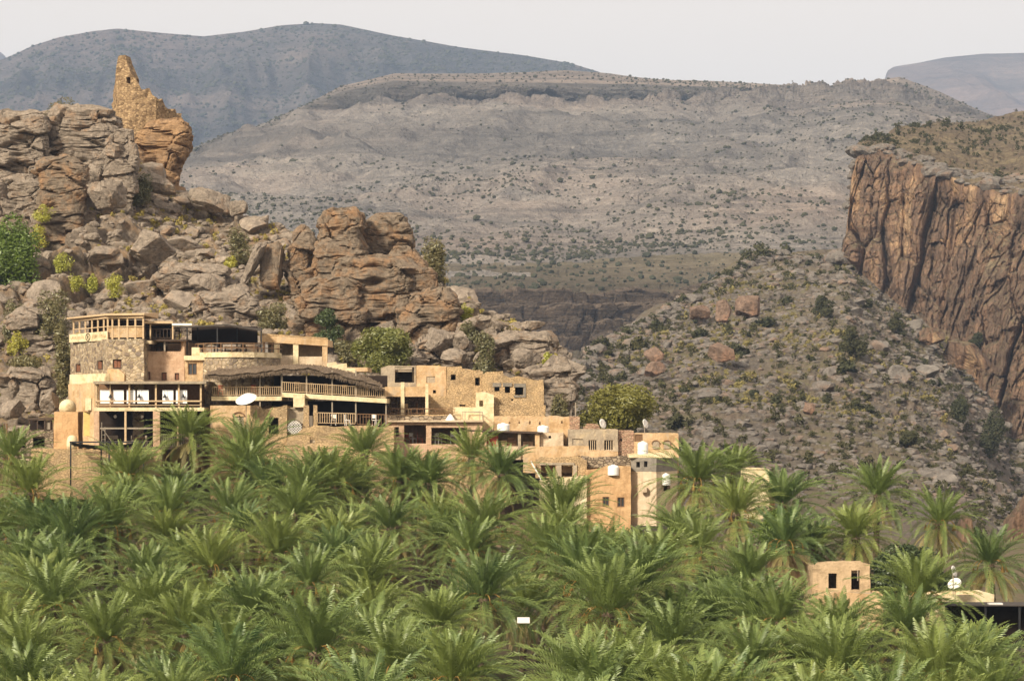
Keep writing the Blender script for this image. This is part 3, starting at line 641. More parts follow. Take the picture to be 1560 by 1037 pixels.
for (a, b_, c_, d_, sd, lb) in [(1086,456,1114,492,501,"tall orange block standing near the top of the scree slope"),(1120,450,1162,486,502,"wide reddish block right of the tall orange one near the top of the scree"),
    (1046,464,1082,490,503,"low reddish block left of the tall orange one"),(1076,518,1120,552,504,"reddish boulder halfway down the scree gully"),(975,550,1015,574,505,"rust brown boulder low in the gully behind the village"),
    (1222,610,1244,632,506,"small rust boulder in the middle of the scree slope"),(980,528,1014,552,507,"grey boulder just above the rust brown one in the gully")]:
    D = hz_at((a + c_) / 2, d_, TS) - 3
    hero(a, b_, c_, d_, D, sd, lb, m=rock_mat("red_block_rock", (.20,.14,.105), (.30,.18,.12), (.22,.18,.14), .5, 1.2, .55, .2) if "red_block_rock" not in MATS else MATS["red_block_rock"], sub=4, box=.7)
for (a, b_, c_, d_, sd, lb) in [(1458,770,1486,850,511,"upright tan rock fin on the slope behind the palms"),(1420,782,1446,806,512,"pointed tan rock left of the upright fin"),(1528,745,1590,880,513,"broad reddish rock buttress at the right edge above the palms"),
    (1400,498,1440,530,514,"reddish ledge block at the foot of the cliff"),(1425,515,1512,570,515,"long reddish ledge running down right below the cliff")]:
    D = hz_at((a + c_) / 2, d_ - 4, TS) - 4
    hero(a, b_, c_, d_, D, sd, lb, m=M_CLIFF, sub=5, box=.5, tilt=14 if sd == 515 else 0, name='crag' if sd != 512 else 'boulder')
# ------------------------------------------------------------------ shrubs, trees
M_GREEN = leafmat("acacia_leaf", (.12,.14,.03), (.21,.21,.05), .3)
M_OLIVE = leafmat("olive_leaf", (.105,.105,.045), (.15,.14,.065), .2, dry=(.21,.17,.10))
M_DARKG = leafmat("dark_leaf", (.04,.065,.024), (.075,.105,.035), .25)
M_BRIGHT = leafmat("bright_leaf", (.07,.13,.018), (.125,.19,.028), .3)
M_YEL = leafmat("euphorbia_leaf", (.28,.30,.04), (.40,.40,.07), .2, s=4)
M_DRY = leafmat("dry_scrub_leaf", (.15,.12,.075), (.21,.17,.10), .15)
M_SCR = leafmat("scrub_leaf", (.045,.052,.033), (.08,.082,.045), .1, s=.1, gl=0)
M_FSCR = leafmat("far_scrub_leaf", (.04,.046,.034), (.062,.066,.045), 0, s=.01, gl=0)
M_BARK = plain("bark", (.16,.12,.085), .95, .5, 6, .1)
def leaf_cloud(q, blobs, n, size, flat=.8, shell=.55):
    """n small leaf faces in a set of (x,y,z,rx,ry,rz) blobs"""
    b = np.array(blobs); vol = b[:, 3] * b[:, 4] * b[:, 5]; vol = vol ** .8; k = q.choice(len(b), n, p=vol / vol.sum())
    d = q.normal(size=(n, 3)); d /= np.linalg.norm(d, axis=1)[:, None]
    rr = (shell + (1.05 - shell) * q.random(n) ** .6)[:, None]
    c = b[k, :3] + d * b[k, 3:] * rr
    c += fbm(c * 2.2, 2, 7)[:, None] * .18 * b[k, 3:].mean(1)[:, None]
    nn = d + q.normal(size=(n, 3)) * .7; nn /= np.linalg.norm(nn, axis=1)[:, None]
    u = np.cross(nn, q.normal(size=(n, 3))); u /= np.linalg.norm(u, axis=1)[:, None]; v = np.cross(nn, u)
    s_ = (size * q.uniform(.6, 1.4, n))[:, None]
    V = np.stack([c - u * s_, c - v * s_ * flat * .5, c + u * s_, c + v * s_ * flat * .5], 1).reshape(-1, 3)
    return V, np.arange(4 * n).reshape(n, 4)
def blobset(q, w, d, h, z0, n, rs=.33, low=.15):
    out = []
    for _ in range(n):
        a = q.uniform(0, 2*pi); r_ = q.random() ** .6; t = q.random()
        k = (1 - abs(t - .4) * .9)
        out.append((w * .68 * r_ * cos(a) * k, d * .68 * r_ * sin(a) * k, z0 + h * (low + (.87 - low) * t), w * rs * q.uniform(.6, 1.15), d * rs * q.uniform(.6, 1.15), h * rs * q.uniform(.5, .8)))
    return out
def tree_at(name, cat, label, px0, py0, px1, py1, D, m, seed, leaves=9000, size=.13, trunk=None, group=None, nb=26, depth=None, low=.15):
    """a broadleaf tree whose crown fills a rectangle of the photo; trunk reaches down to py=trunk"""
    q = np.random.default_rng(seed); w_ = (px1 - px0) * D / F / 2; h_ = (py1 - py0) * D / F; dd = depth or w_
    zb = Z(trunk or py1, D); x0 = X((px0 + px1) / 2, D); z0 = Z(py1, D) - zb
    t = T(name, label, cat, (x0, D, zb), group)
    bl = blobset(q, w_, dd, h_, z0, nb, .33 if low > .1 else .42, low)
    V, Fc = leaf_cloud(q, bl, leaves, size); V[:, 0] *= w_ / np.percentile(np.abs(V[:, 0]), 99.5)
    link('crown', npmesh('crown', V, Fc), m, t)
    mb = MB(); tr = .045 * h_ + .05; fork = z0 + h_ * .22
    L = np.array([x0, D, zb])
    mb.bar(L + (0, 0, -.4), L + (.1 * w_ * q.normal(), 0, fork * .6), tr * 1.3, 8, tr)
    top = np.array(mb.v[-8:]).mean(0)
    for b in bl[::2]:
        mid = (top + L + np.array(b[:3])) / 2 + q.normal(size=3) * .1 * w_; mb.bar(top, mid, tr * .55, 5, tr * .35); mb.bar(mid, L + np.array(b[:3]), tr * .35, 5, tr * .12)
    mb.build('trunk', M_BARK, t); return t
DV = 214
tree_at('acacia_tree', 'tree', "bushy olive-green tree standing behind the right end of the village", 882, 584, 1000, 660, 212, M_GREEN, 1, 15000, .15, 700, nb=40)
tree_at('broadleaf_tree', 'tree', "yellow-green spreading tree behind the thatched terrace", 538, 497, 636, 566, 213, M_GREEN, 2, 12000, .13, 600, nb=34)
tree_at('broadleaf_tree', 'tree', "fresh green tree at the left edge of the photo on the rocky slope", -30, 336, 62, 462, 242, M_BRIGHT, 3, 14000, .15, 480, nb=36)
def bush(px0, py0, px1, py1, m, seed, label, leaves=2200, size=.12, dD=-1.5, name='shrub', group=None):
    D = hz_at((px0+px1)/2, py1 - 2, HS) + dD
    return tree_at(name, 'shrub', label, px0, py0, px1, py1, D, m, seed, leaves, size, py1 + 1, group, 14, None, -.05)
bush(470,476,522,524,M_DARKG,11,"dark green round shrub above the columned pavilion",4200)
bush(500,520,545,550,M_OLIVE,12,"low olive shrub left of the yellow-green tree",2600)
bush(722,512,758,568,M_OLIVE,13,"tall brownish shrub in a rock cleft behind the roofless houses",3800)
bush(640,372,680,440,M_OLIVE,14,"brown-green shrub clinging right of the square twin crag",3600)
bush(66,150,128,192,M_OLIVE,15,"wide olive shrub on the hilltop left of the ruined tower",3800)
bush(98,165,142,206,M_OLIVE,16,"darker shrub hanging just below the hilltop one, left of the tower",3000)
bush(160,246,208,276,M_GREEN,17,"green shrub growing out of the rocks under the ruined tower",2400)
bush(195,268,240,308,M_OLIVE,18,"dusty shrub in the gap under the tower's rock foot",2400)
bush(52,444,112,506,M_OLIVE,19,"large dusty shrub left above the stone house",4200)
bush(78,500,112,566,M_OLIVE,20,"olive shrub touching the left side of the stone house",3200)
bush(84,572,108,612,M_OLIVE,21,"narrow shrub above the white dome",1800)
bush(0,455,40,510,M_OLIVE,22,"dusty shrub under the fresh green tree at the left edge",2800)
bush(0,540,66,572,M_OLIVE,23,"low wide shrub left of the stone house",2800)
bush(340,350,384,398,M_OLIVE,24,"dusty shrub in front of the leaning slab",2600)
bush(390,462,440,494,M_OLIVE,25,"low shrub above the black canopy",2200)
bush(700,484,730,520,M_OLIVE,26,"small shrub right of the layered outcrop",1600)
bush(838,600,868,640,M_OLIVE,27,"small tree-like shrub at the foot of the split rock",1400)
for k, (a, b_, c_, d_, lb) in enumerate([
    (50,314,84,334,"small yellow-green bush above the fresh green tree, beside a boulder"),(44,344,74,372,"yellow-green bush touching the top of the fresh green tree"),
    (160,418,192,446,"yellow-green bush below the flat-topped boulder"),(102,416,128,440,"yellow-green bush left of the one below the flat-topped boulder"),
    (128,420,152,444,"yellow-green bush between two others on the middle left slope"),(0,572,30,600,"round yellow-green bush at the left edge above the shack"),
    (36,582,64,606,"round yellow-green bush right of the one at the left edge"),(10,508,44,540,"yellow-green bush above the low wide shrub on the left"),
    (698,462,722,484,"bright yellow-green bush on the ridge right of the layered outcrop"),(826,538,842,554,"tiny yellow-green bush between boulders at the ridge end"),
    (28,282,46,298,"tiny yellow-green bush on the upper left slope"),(340,392,362,408,"yellow-green bush behind the leaning slab"),
    (80,386,112,412,"yellow-green bush halfway down the left slope"),(556,486,584,504,"yellow-green bush above the spreading tree"),(862,640,880,654,"yellow bush beside the thin post at the right end of the ruins")]):
    bush(a, b_, c_, d_, M_YEL, 40 + k, lb, 1500, .09)
# scrub dots: the nearer slope's larger shrubs are things, the many small ones one mass each
def tuft(sub, seed, sq=.75):
    q = np.random.default_rng(seed); V, Fc = ico(sub); V *= q.uniform(.7, 1.2, (len(V), 1)); V[:, 2] = V[:, 2] * sq + .45; return V, Fc
def leaftuft(seed, n=160):
    q = np.random.default_rng(seed); return leaf_cloud(q, blobset(q, .9, .9, 1.2, -.1, 6, .42), n, .22)
tv = [npmesh("desert_shrub", *leaftuft(60 + k, 420)) for k in range(6)]
for me in tv: me.materials.append(M_SCR)
Q, u, v = visible(TALUS, 110, 410, rmin=70, rmax=372, x0=880, x1=1620, cond=lambda u, v: v < 790)
for p, s_ in zip(Q, np.random.default_rng(8).choice([1.0,1.4,1.9,2.6], len(Q), p=[.35,.35,.2,.1])):
    o = link('desert_shrub', random.choice(tv), None, None, (p[0], p[1], p[2] - .1)); o.rotation_euler[2] = random.uniform(0, 6.28); o.scale = (s_, s_, s_ * random.uniform(.6, .9))
    tag(o, "dark green shrub dotting the scree slope below the cliff, one of many alike", 'shrub', 'dark shrubs dotted over the scree slope')
for k, (a, b_, c_, d_, lb) in enumerate([(1238,452,1272,480,"dark shrub clump high on the scree, left of the cliff foot"),(1276,500,1322,542,"pair of dark shrubs grown together in the middle of the scree"),
    (1352,478,1378,500,"dark shrub right beside the reddish foot rocks of the cliff"),(1474,508,1498,532,"dark green bush on the path ledge under the cliff"),
    (1490,630,1530,690,"tall dark green bushes in the gully left of the lower red cliff"),(1448,610,1476,640,"dark bush on the ledge below the long reddish ledge"),(1370,655,1400,676,"green bush low on the scree right of centre")]):
    D = hz_at((a + c_) / 2, d_, TS) - 2; tree_at('desert_shrub', 'shrub', lb, a, b_, c_, d_, D, M_SCR, 70 + k, 3000, .26, d_ + 1, None, 14, None, -.05)
leafv = [leaftuft(90 + k, 60) for k in range(5)]
Q, u, v = visible(TALUS, 3600, 411, rmin=30, rmax=372, x0=800, x1=1650)
V, Fc = merge(leafv, Q, np.random.default_rng(9).gamma(3., .19, len(Q)) + .12, seed=4)
tag(link('scrub', npmesh('scrub', V, Fc), M_SCR), "small dark shrubs and tufts scattered over the scree slope", 'scrub', None, 'stuff')
M_TUF = leafmat("tuft_leaf", (.20,.18,.075), (.28,.25,.11), .15, s=.3, gl=0)
Q, u, v = visible(TALUS, 5000, 412, rmin=30, rmax=372, x0=800, x1=1650)
k = fbm(Q * .02, 2, 5) > -.1; Q = Q[k]
V, Fc = merge(leafv, Q, np.random.default_rng(10).gamma(3., .13, len(Q)) + .1, seed=5)
tag(link('dry_grass', npmesh('dry_grass', V, Fc), M_TUF), "pale dry grass tufts on the scree slope", 'grass', None, 'stuff')
Q, u, v = visible(TALUS, 650, 413, rmin=708, rmax=812, x0=1310, x1=1650)
V, Fc = merge(leafv, Q, np.random.default_rng(11).gamma(2.2, .28, len(Q)) + .2, seed=6)
tag(link('scrub', npmesh('scrub', V, Fc), M_SCR), "dark shrubs dotted over the flat top of the red cliff", 'scrub', None, 'stuff')
Q, u, v = visible(HILL, 2600, 414, rmin=84, rmax=660, x1=880, cond=lambda u, v: v < 700); k = fbm(Q * .06, 2, 15) > -.05; Q = Q[k]
V, Fc = merge(leafv, Q, np.random.default_rng(12).gamma(3., .09, len(Q)) + .08, seed=7)
tag(link('dry_grass', npmesh('dry_grass', V, Fc), leafmat("hill_tuft_leaf", (.25,.22,.07), (.36,.31,.10), .15, s=.3, gl=0)), "yellowish tufts between the rocks of the village hill", 'grass', None, 'stuff')
ft = [tuft(1, 120 + k) for k in range(5)]
Q, u, v = visible(VALLEY, 34000, 415, rmin=178, rmax=618, x0=200, x1=1640)
rr = np.random.default_rng(13); dens = fbm(Q * .004, 3, 16); k = dens > rr.uniform(-.35, .35, len(Q)); Q = Q[k]
V, Fc = merge(ft, Q, (rr.gamma(2., .26, len(Q)) + .25), seed=8)
tag(link('scrub', npmesh('scrub', V, Fc), M_FSCR), "dark shrubs dotted all over the wide grey valley slope", 'scrub', None, 'stuff')
Q, u, v = visible(VALLEY, 900, 416, rmin=124, rmax=205, x0=600, x1=1300)
V, Fc = merge(ft, Q, np.random.default_rng(14).gamma(2., .28, len(Q)) + .25, seed=9)
tag(link('scrub', npmesh('scrub', V, Fc), M_FSCR), "shrubs on the shelf above the layered cliff band behind the village", 'scrub', None, 'stuff')
Q, u, v = visible(FARM, 9000, 417, rmin=60, rmax=254, x0=-60, x1=1100)
V, Fc = merge([tuft(1, 130), tuft(1, 131)], Q, np.random.default_rng(15).gamma(3., .6, len(Q)) + .6, seed=10)
tag(link('scrub', npmesh('scrub', V, Fc), M_FSCR), "trees and shrubs on the far blue mountain", 'scrub', None, 'stuff')

Q, u, v = visible(TALUS, 420, 418, rmin=364, rmax=712, x0=860, x1=1284)
V, Fc = merge(leafv, Q, np.random.default_rng(19).gamma(2.2, .35, len(Q)) + .2, seed=11)
tag(link('scrub', npmesh('scrub', V, Fc), M_SCR), "dark shrubs along the crest of the scree slope", 'scrub', None, 'stuff')
# ------------------------------------------------------------------ date palms
M_PALM = leafmat("date_palm_leaf", (.048,.098,.032), (.23,.305,.09), .16, s=.55, rnd=.55)
M_PDRY = leafmat("dry_frond", (.30,.25,.10), (.38,.33,.14), .2, s=1.2, rnd=.4)
M_PTRUNK = plain("palm_trunk", (.15,.11,.075), .95, .55, 7, .1)
M_STALK = plain("date_stalk", (.34,.21,.06), .7, .3, 4, .2)
def frond(q, az, el, L, curl, nl=60, lw=.05, ll=.56, vee=.45, twist=0.):
    t = np.linspace(0, 1, nl); e = el - curl * t ** 1.35; ds = L / nl
    h = np.array([cos(az), sin(az), 0.]); s_ = np.array([-sin(az), cos(az), 0.])
    Tn = np.cos(e)[:, None] * h + np.sin(e)[:, None] * np.array([0, 0, 1.]); Pp = np.cumsum(Tn * ds, 0)
    Nn = np.cross(s_, Tn); Nn *= np.sign(Nn[:, 2:3] + 1e-6) if el < 1.2 else 1
    out = []; i = np.arange(nl) > nl * .10
    prof = ll * np.clip(np.sin(pi * (t * .86 + .12)), .05, 1) ** .7
    for sg in (-1, 1):
        jit = q.normal(size=(nl, 3)) * .08 + Nn * (((np.arange(nl) * 7 + (3 if sg > 0 else 0)) % 3 - 1) * .15)[:, None]
        d = Tn * (.72 + .35 * t[:, None]) + s_ * sg * .64 + Nn * vee + jit - np.array([0, 0, .06])
        d /= np.linalg.norm(d, axis=1)[:, None]; ln = (prof * q.uniform(.8, 1.1, nl))[:, None]
        wv = Tn * lw * .5; a = Pp - wv; b = Pp + wv; m_ = Pp + d * ln * .55; tip = Pp + d * ln - np.array([0, 0, .12]) * ln
        out.append(np.stack([a, m_ - wv * .95, tip, m_ + wv * .95], 1)[i])
        # second quad crosswise so that a leaflet reads from every side
    r_ = .028; up = Nn * r_; W = []
    for k in range(0, nl - 3, 3):
        f = 1 - .8 * k / nl; W.append(np.array([Pp[k] - s_*r_*f + up[k]*f, Pp[k+3] - s_*r_*f + up[k+3]*f, Pp[k+3] + s_*r_*f + up[k+3]*f, Pp[k] + s_*r_*f + up[k]*f]))
    return np.concatenate([out[0].reshape(-1, 4, 3), out[1].reshape(-1, 4, 3), np.array(W)])
def palm_meshes(seed, nf=74, H=8., L=3.9, fruit=False):
    q = np.random.default_rng(seed); A = []; B = []
    for k in range(nf):
        t = k / (nf - 1); az = k * 2.39996 + q.normal() * .15
        el = R(88 - 108 * t ** 1.1 + q.normal() * 6); Lk = 1.04 * L * (.72 + .34 * min(1, t * 2.2)) * q.uniform(.86, 1.1)
        fr = frond(q, az, el, Lk, R(q.uniform(26, 52) + 28 * t), vee=.5 - .2 * t, lw=.072)
        fr[..., 0:2] += np.array([cos(az), sin(az)]) * .16; A.append(fr)
    for k in range(26):
        az = q.uniform(0, 2*pi); fr = frond(q, az, R(q.uniform(-60, -8)), L * q.uniform(.6, .85), R(q.uniform(30, 60)), nl=40, vee=.0, ll=.42, lw=.072)
        fr[..., 2] -= .25; B.append(fr)
    A = np.concatenate(A).reshape(-1, 3); B = np.concatenate(B).reshape(-1, 3)
    a = npmesh('crown', A, np.arange(len(A)).reshape(-1, 4)); a.materials.append(M_PALM)
    b = npmesh('dry_fronds', B, np.arange(len(B)).reshape(-1, 4)); b.materials.append(M_PDRY)
    rings = 44; sd = 12; V = []
    for j in range(rings):
        h = -H + (H + .35) * j / (rings - 1); tt = j / (rings - 1)
        rr_ = .24 - .05 * tt + .05 * (j % 2) + (.16 * max(0, (tt - .86) / .14)) - (.25 * max(0, (tt - .97) / .03))
        for k in range(sd): a_ = 2*pi*(k + .5 * (j % 2)) / sd; V.append((rr_ * cos(a_), rr_ * sin(a_), h))
    i = np.arange(rings * sd).reshape(rings, sd); Fc = np.stack([i[:-1], np.roll(i[:-1], -1, 1), np.roll(i[1:], -1, 1), i[1:]], -1).reshape(-1, 4)
    c = npmesh('trunk', np.array(V), Fc); c.materials.append(M_PTRUNK)
    out = [('crown', a), ('dry_fronds', b), ('trunk', c)]
    if fruit:
        mb = MB()
        for k in range(6):
            az = 2*pi*k/6 + q.normal() * .3; p0 = np.array([0, 0, .1])
            for s_ in range(5):
                e = R(50 - s_ * 26); p1 = p0 + np.array([cos(az) * cos(e), sin(az) * cos(e), sin(e)]) * .3; mb.bar(p0, p1, .03, 4); p0 = p1
            for z in range(9): mb.bar(p0, p0 + np.array([q.normal() * .12, q.normal() * .12, -.5]), .022, 3)
        me = bpy.data.meshes.new('date_stalks'); me.from_pydata(mb.v, [], mb.f); me.materials.append(M_STALK); out.append(('date_stalks', me))
    return out
PV = [palm_meshes(700 + k, nf=[80, 70, 86, 76, 72, 82, 66, 84][k], L=[3.9, 3.7, 4.1, 3.8, 4.2, 3.6, 3.9, 4.0][k], fruit=(k % 2 == 0)) for k in range(8)]
PALMS = []
def palm(x, y, z, s_, label, group=None, tilt=(0, 0), v=None, seed=0):
    q = random.Random(seed); H = 8.0
    t = T('date_palm', label, 'palm tree', (x, y, z - H * s_), group)
    t.rotation_euler = (tilt[0], tilt[1], q.uniform(0, 6.28))
    for nm, me in PV[q.randrange(8) if v is None else v]:
        o = bpy.data.objects.new(nm, me); COL.objects.link(o); o.parent = t; o.location = (0, 0, H * s_); o.scale = (s_, s_, s_)
        if nm != 'trunk': o.rotation_euler[2] = q.uniform(0, 6.28)
    PALMS.append((x, y)); return t
PL = [ # crown centre px, py, size, label
 (284,668,1.0,"date palm in front of the lower veranda, its crown against the thick pinkish pillar"),
 (383,698,1.12,"big shaggy date palm in front of the ochre wall with the arched window"),
 (519,745,1.12,"broad date palm with a clear dark trunk below the lattice screen"),
 (563,694,.98,"date palm whose crown overlaps the rough wall left of the dark shop opening"),
 (712,700,.86,"upright narrow date palm standing against the lean-to terrace"),
 (660,738,.9,"dark green palm just left of the upright narrow one"),
 (770,724,.92,"date palm right of the upright narrow one, below the lean-to"),
 (22,700,.9,"date palm at the left edge with its crown below the shack"),
 (46,752,1.05,"date palm below the shack, second row at the left edge"),
 (160,808,1.15,"big date palm with a skirt of yellow fronds, left part of the grove"),
 (64,816,1.0,"date palm left of the one with the yellow skirt"),
 (268,786,1.0,"date palm right of the one with the yellow skirt, dark gap under its crown"),
 (344,788,.92,"pale date palm between two taller ones, left of centre"),
 (856,786,1.08,"date palm below the two square black openings of the ruined house"),
 (746,812,1.05,"date palm in the middle of the grove with orange stalks"),
 (450,786,.95,"date palm with yellowing lower fronds left of centre"),
 (1053,736,1.05,"date palm covering the corner of the grey block house, with orange stalks"),
 (1122,722,.9,"date palm in front of the far right cream wall"),
 (1333,756,.92,"lone tall date palm on the right, seen against the scree slope"),
 (1430,800,.82,"tall date palm with hanging brown fronds, second from the right edge"),
 (1520,862,.95,"pale date palm near the right edge behind the dark shed"),
 (1311,820,.92,"date palm leaning behind the small mud house"),
 (1250,838,.8,"date palm left behind the small mud house"),
 (1410,912,.98,"drooping date palm with pale bare stalks beside the satellite dish"),
 (1136,884,.95,"upright date palm left of the small mud house"),
 (995,868,1.12,"large date palm with heavy yellow-green skirt right of centre"),
 (915,938,1.15,"dark spreading date palm with low yellow centre, lower middle"),
 (492,998,1.15,"big feathery date palm in the bottom row left of centre"),
 (729,914,1.0,"date palm with bright lower leaves in the lower middle"),
 (1035,988,1.0,"pale fan-shaped date palm in the bottom row right of centre"),
 (1290,972,.95,"date palm directly below the small mud house, its tips touching the house foot"),
 (1196,950,.95,"date palm below and left of the small mud house"),
 (1372,965,.95,"date palm below the drooping palm, lower right"),
 (470,742,1.0,"date palm below the stone-faced doorway, left of the broad dark-trunked one"),
 (606,735,.95,"date palm under the left end of the dark shop openings"),
]
mid = [(595,806),(706,846),(565,872),(664,955),(503,856),(1118,784),(1030,815),(1155,950),(625,742),(930,868),(1190,770),(820,850),(420,850),(330,870),(230,880),(110,880),(880,870),(1060,840),(1200,830),(40,900),(1230,920),(1330,965),(1480,990),(400,940),(280,970),(160,980),(60,1010),(820,1000),(600,1020),(1130,1020),(940,1030),(1290,1030),(1420,1035),(1540,1010)]
def depth_of(py): return 188 - (py - 670) * .2
DUP = "date palm packed into the dense grove, its crown merging with its neighbours"
GRP = "date palms packed into the dense grove"
for k, (px, py, s_, lb) in enumerate(PL):
    D = depth_of(py)
    if px > 1400 and py < 900: D = 160
    if px in (1250, 1311): D = 161
    D -= 2; palm(X(px, D), D, Z(py, D), s_, lb, None, (random.uniform(-.06, .06), random.uniform(-.06, .06)), {746: 0, 1053: 2}.get(px), 900 + k)
keep = [(1238,856,1332,922,153),(1440,905,1600,936,138),(1172,845,1234,862,156),(1440,862,1475,908,145),(789,941,806,946,130)]
def blocked(px, py, y, s_):
    rw = 3.4 * s_ * F / y
    return any(px + rw * .8 > a and px - rw * .8 < c_ and py - rw * .85 < d_ and py + rw * .5 > b_ and y < Dk for a, b_, c_, d_, Dk in keep)
for k, (px, py) in enumerate(mid):
    D = depth_of(py)
    if blocked(px, py, D, .95): continue
    D = D; palm(X(px, D), D, Z(py, D), random.uniform(.85, 1.08), DUP, GRP, (random.uniform(-.08, .08), random.uniform(-.08, .08)), None, 1000 + k)
line = np.array([(-100,690),(0,690),(60,715),(110,715),(240,715),(330,715),(440,735),(600,740),(700,735),(800,750),(850,800),(880,868),(1000,872),(1045,800),(1100,755),(1180,790),(1230,815),(1290,825),(1380,870),(1450,905),(1560,900),(1700,890)], float)
for x0 in range(18, -2, -1):
    Y = 96 + x0 * 4.8
    nx = int(Y * .245 / 2.5)
    for j in range(-nx, nx + 1):
        x = j * 5.0 + (2.5 if x0 % 2 else 0) + random.uniform(-1.3, 1.3); y = Y + random.uniform(-1.4, 1.4)
        zc_ = float(zc(y)) + random.uniform(-2.0, .8); px = CX + F * x / y; py = HY - F * zc_ / y; s_ = random.choice([.72, .82, .9, .95, 1.0, 1.08])
        if py < np.interp(px, line[:, 0], line[:, 1]): continue
        if any(math.hypot(x - a, y - b) < 3.5 for a, b in PALMS): continue
        if blocked(px, py, y, s_): continue
        palm(x, y, zc_, s_, DUP, GRP, (random.uniform(-.16, .16), random.uniform(-.16, .16)), None, int(2000 + x0 * 50 + j))
print("PALMS", len(PALMS))
tree_at('broadleaf_tree', 'tree', "low bright green broadleaf tree between palms right of the village", 1146, 780, 1222, 842, 160, M_BRIGHT, 81, 9000, .10, 900, nb=26)
tree_at('broadleaf_tree', 'tree', "dense dark green broadleaf tree behind the small mud house", 1318, 834, 1448, 912, 153, M_DARKG, 82, 16000, .11, 960, nb=40)
# ------------------------------------------------------------------ the village
OCH = (.62,.45,.275)
M_OCH = plaster("ochre_plaster", OCH, (.50,.33,.17), patch=(.47,.36,.24))
M_ORANGE = plaster("orange_plaster", (.60,.40,.215), (.52,.32,.16), streak=.6)
M_PINK = plaster("pinkish_plaster", (.58,.41,.28), (.50,.33,.21), streak=.45)
M_CREAM = plaster("cream_plaster", (.74,.63,.43), (.66,.53,.31), streak=.2)
M_PALE = plaster("pale_plaster", (.62,.50,.36), (.55,.43,.29))
M_GREY = plaster("grey_render", (.42,.35,.25), (.34,.28,.21), patch=(.50,.40,.26))
M_DGREY = plaster("dark_grey_block", (.26,.23,.19), (.20,.18,.15))
M_STONE = masonry("rubble_masonry", [(.14,.11,.09), (.34,.26,.18), (.52,.42,.29), (.20,.16,.13), (.66,.56,.40)], (.40,.31,.19), 2.5, 1.3)
M_MUDST = masonry("mud_and_stone_wall", [(.34,.24,.14), (.46,.33,.19), (.54,.40,.24), (.40,.28,.17)], (.52,.38,.21), 4.2, 1.9, over=(.55,.39,.215))
M_DRYST = masonry("dry_stone_wall", [(.22,.17,.12), (.33,.26,.18), (.42,.34,.24), (.27,.21,.16)], (.13,.10,.07), 2.6, 1.5)
M_TOWER = masonry("tower_masonry", [(.17,.115,.07), (.38,.26,.145), (.52,.37,.21), (.26,.175,.10)], (.30,.205,.115), 2.6, 1.5)
M_BRICK = masonry("reddish_stone_wall", [(.36,.22,.15), (.46,.29,.20), (.50,.36,.25)], (.42,.29,.19), 4, 1.6)
M_WOOD = plain("brown_wood", (.20,.115,.06), .8, .4, 5)
M_DWOOD = plain("dark_wood", (.075,.05,.035), .8, .4, 5)
M_SHUT = plain("red_brown_shutter", (.25,.105,.055), .7, .35, 8)
M_LWOOD = plain("pale_wood", (.55,.40,.24), .75, .3, 5)
M_WHITE = plain("white_paint", (.80,.78,.73), .6, .12, 3)
M_BLIND = plain("white_fabric_blind", (.86,.87,.90), .8, .1, 2)
M_BLACK = plain("black_metal", (.02,.02,.022), .5, .3, 5, .4)
M_NET = plain("black_shade_net", (.018,.022,.022), .9, .4, 2)
M_METAL = plain("weathered_metal", (.30,.25,.19), .6, .4, 5, .4)
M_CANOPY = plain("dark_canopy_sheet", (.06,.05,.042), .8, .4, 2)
M_YBOARD = plain("yellow_board", (.62,.47,.17), .7, .25, 3)
M_GLASS = plain("dark_glass", (.05,.055,.06), .15, .2, 1, .5)
M_DARKIN = plain("painted_shade_wall", (.035,.025,.02), .95, .4, 1, .1)  # near-black colour paints in the shade of deep open rooms
M_TANK = plain("white_tank_plastic", (.82,.81,.78), .4, .1, 2, .4)
M_RED = plain("red_paint", (.42,.09,.05), .6, .3, 4)
def thatch_mat():
    n = N("palm_thatch", .95, .1); a = n.noise(3, 6, .8, n.sc(n.tc, (2, 2, .5)))
    n.col(n.ramp(n.val(a, .3, .7), [(0, (.06,.045,.033)), (.5, (.16,.12,.085)), (1, (.28,.215,.15))])); n.bump(a, .12); return n.m
M_THATCH = thatch_mat()

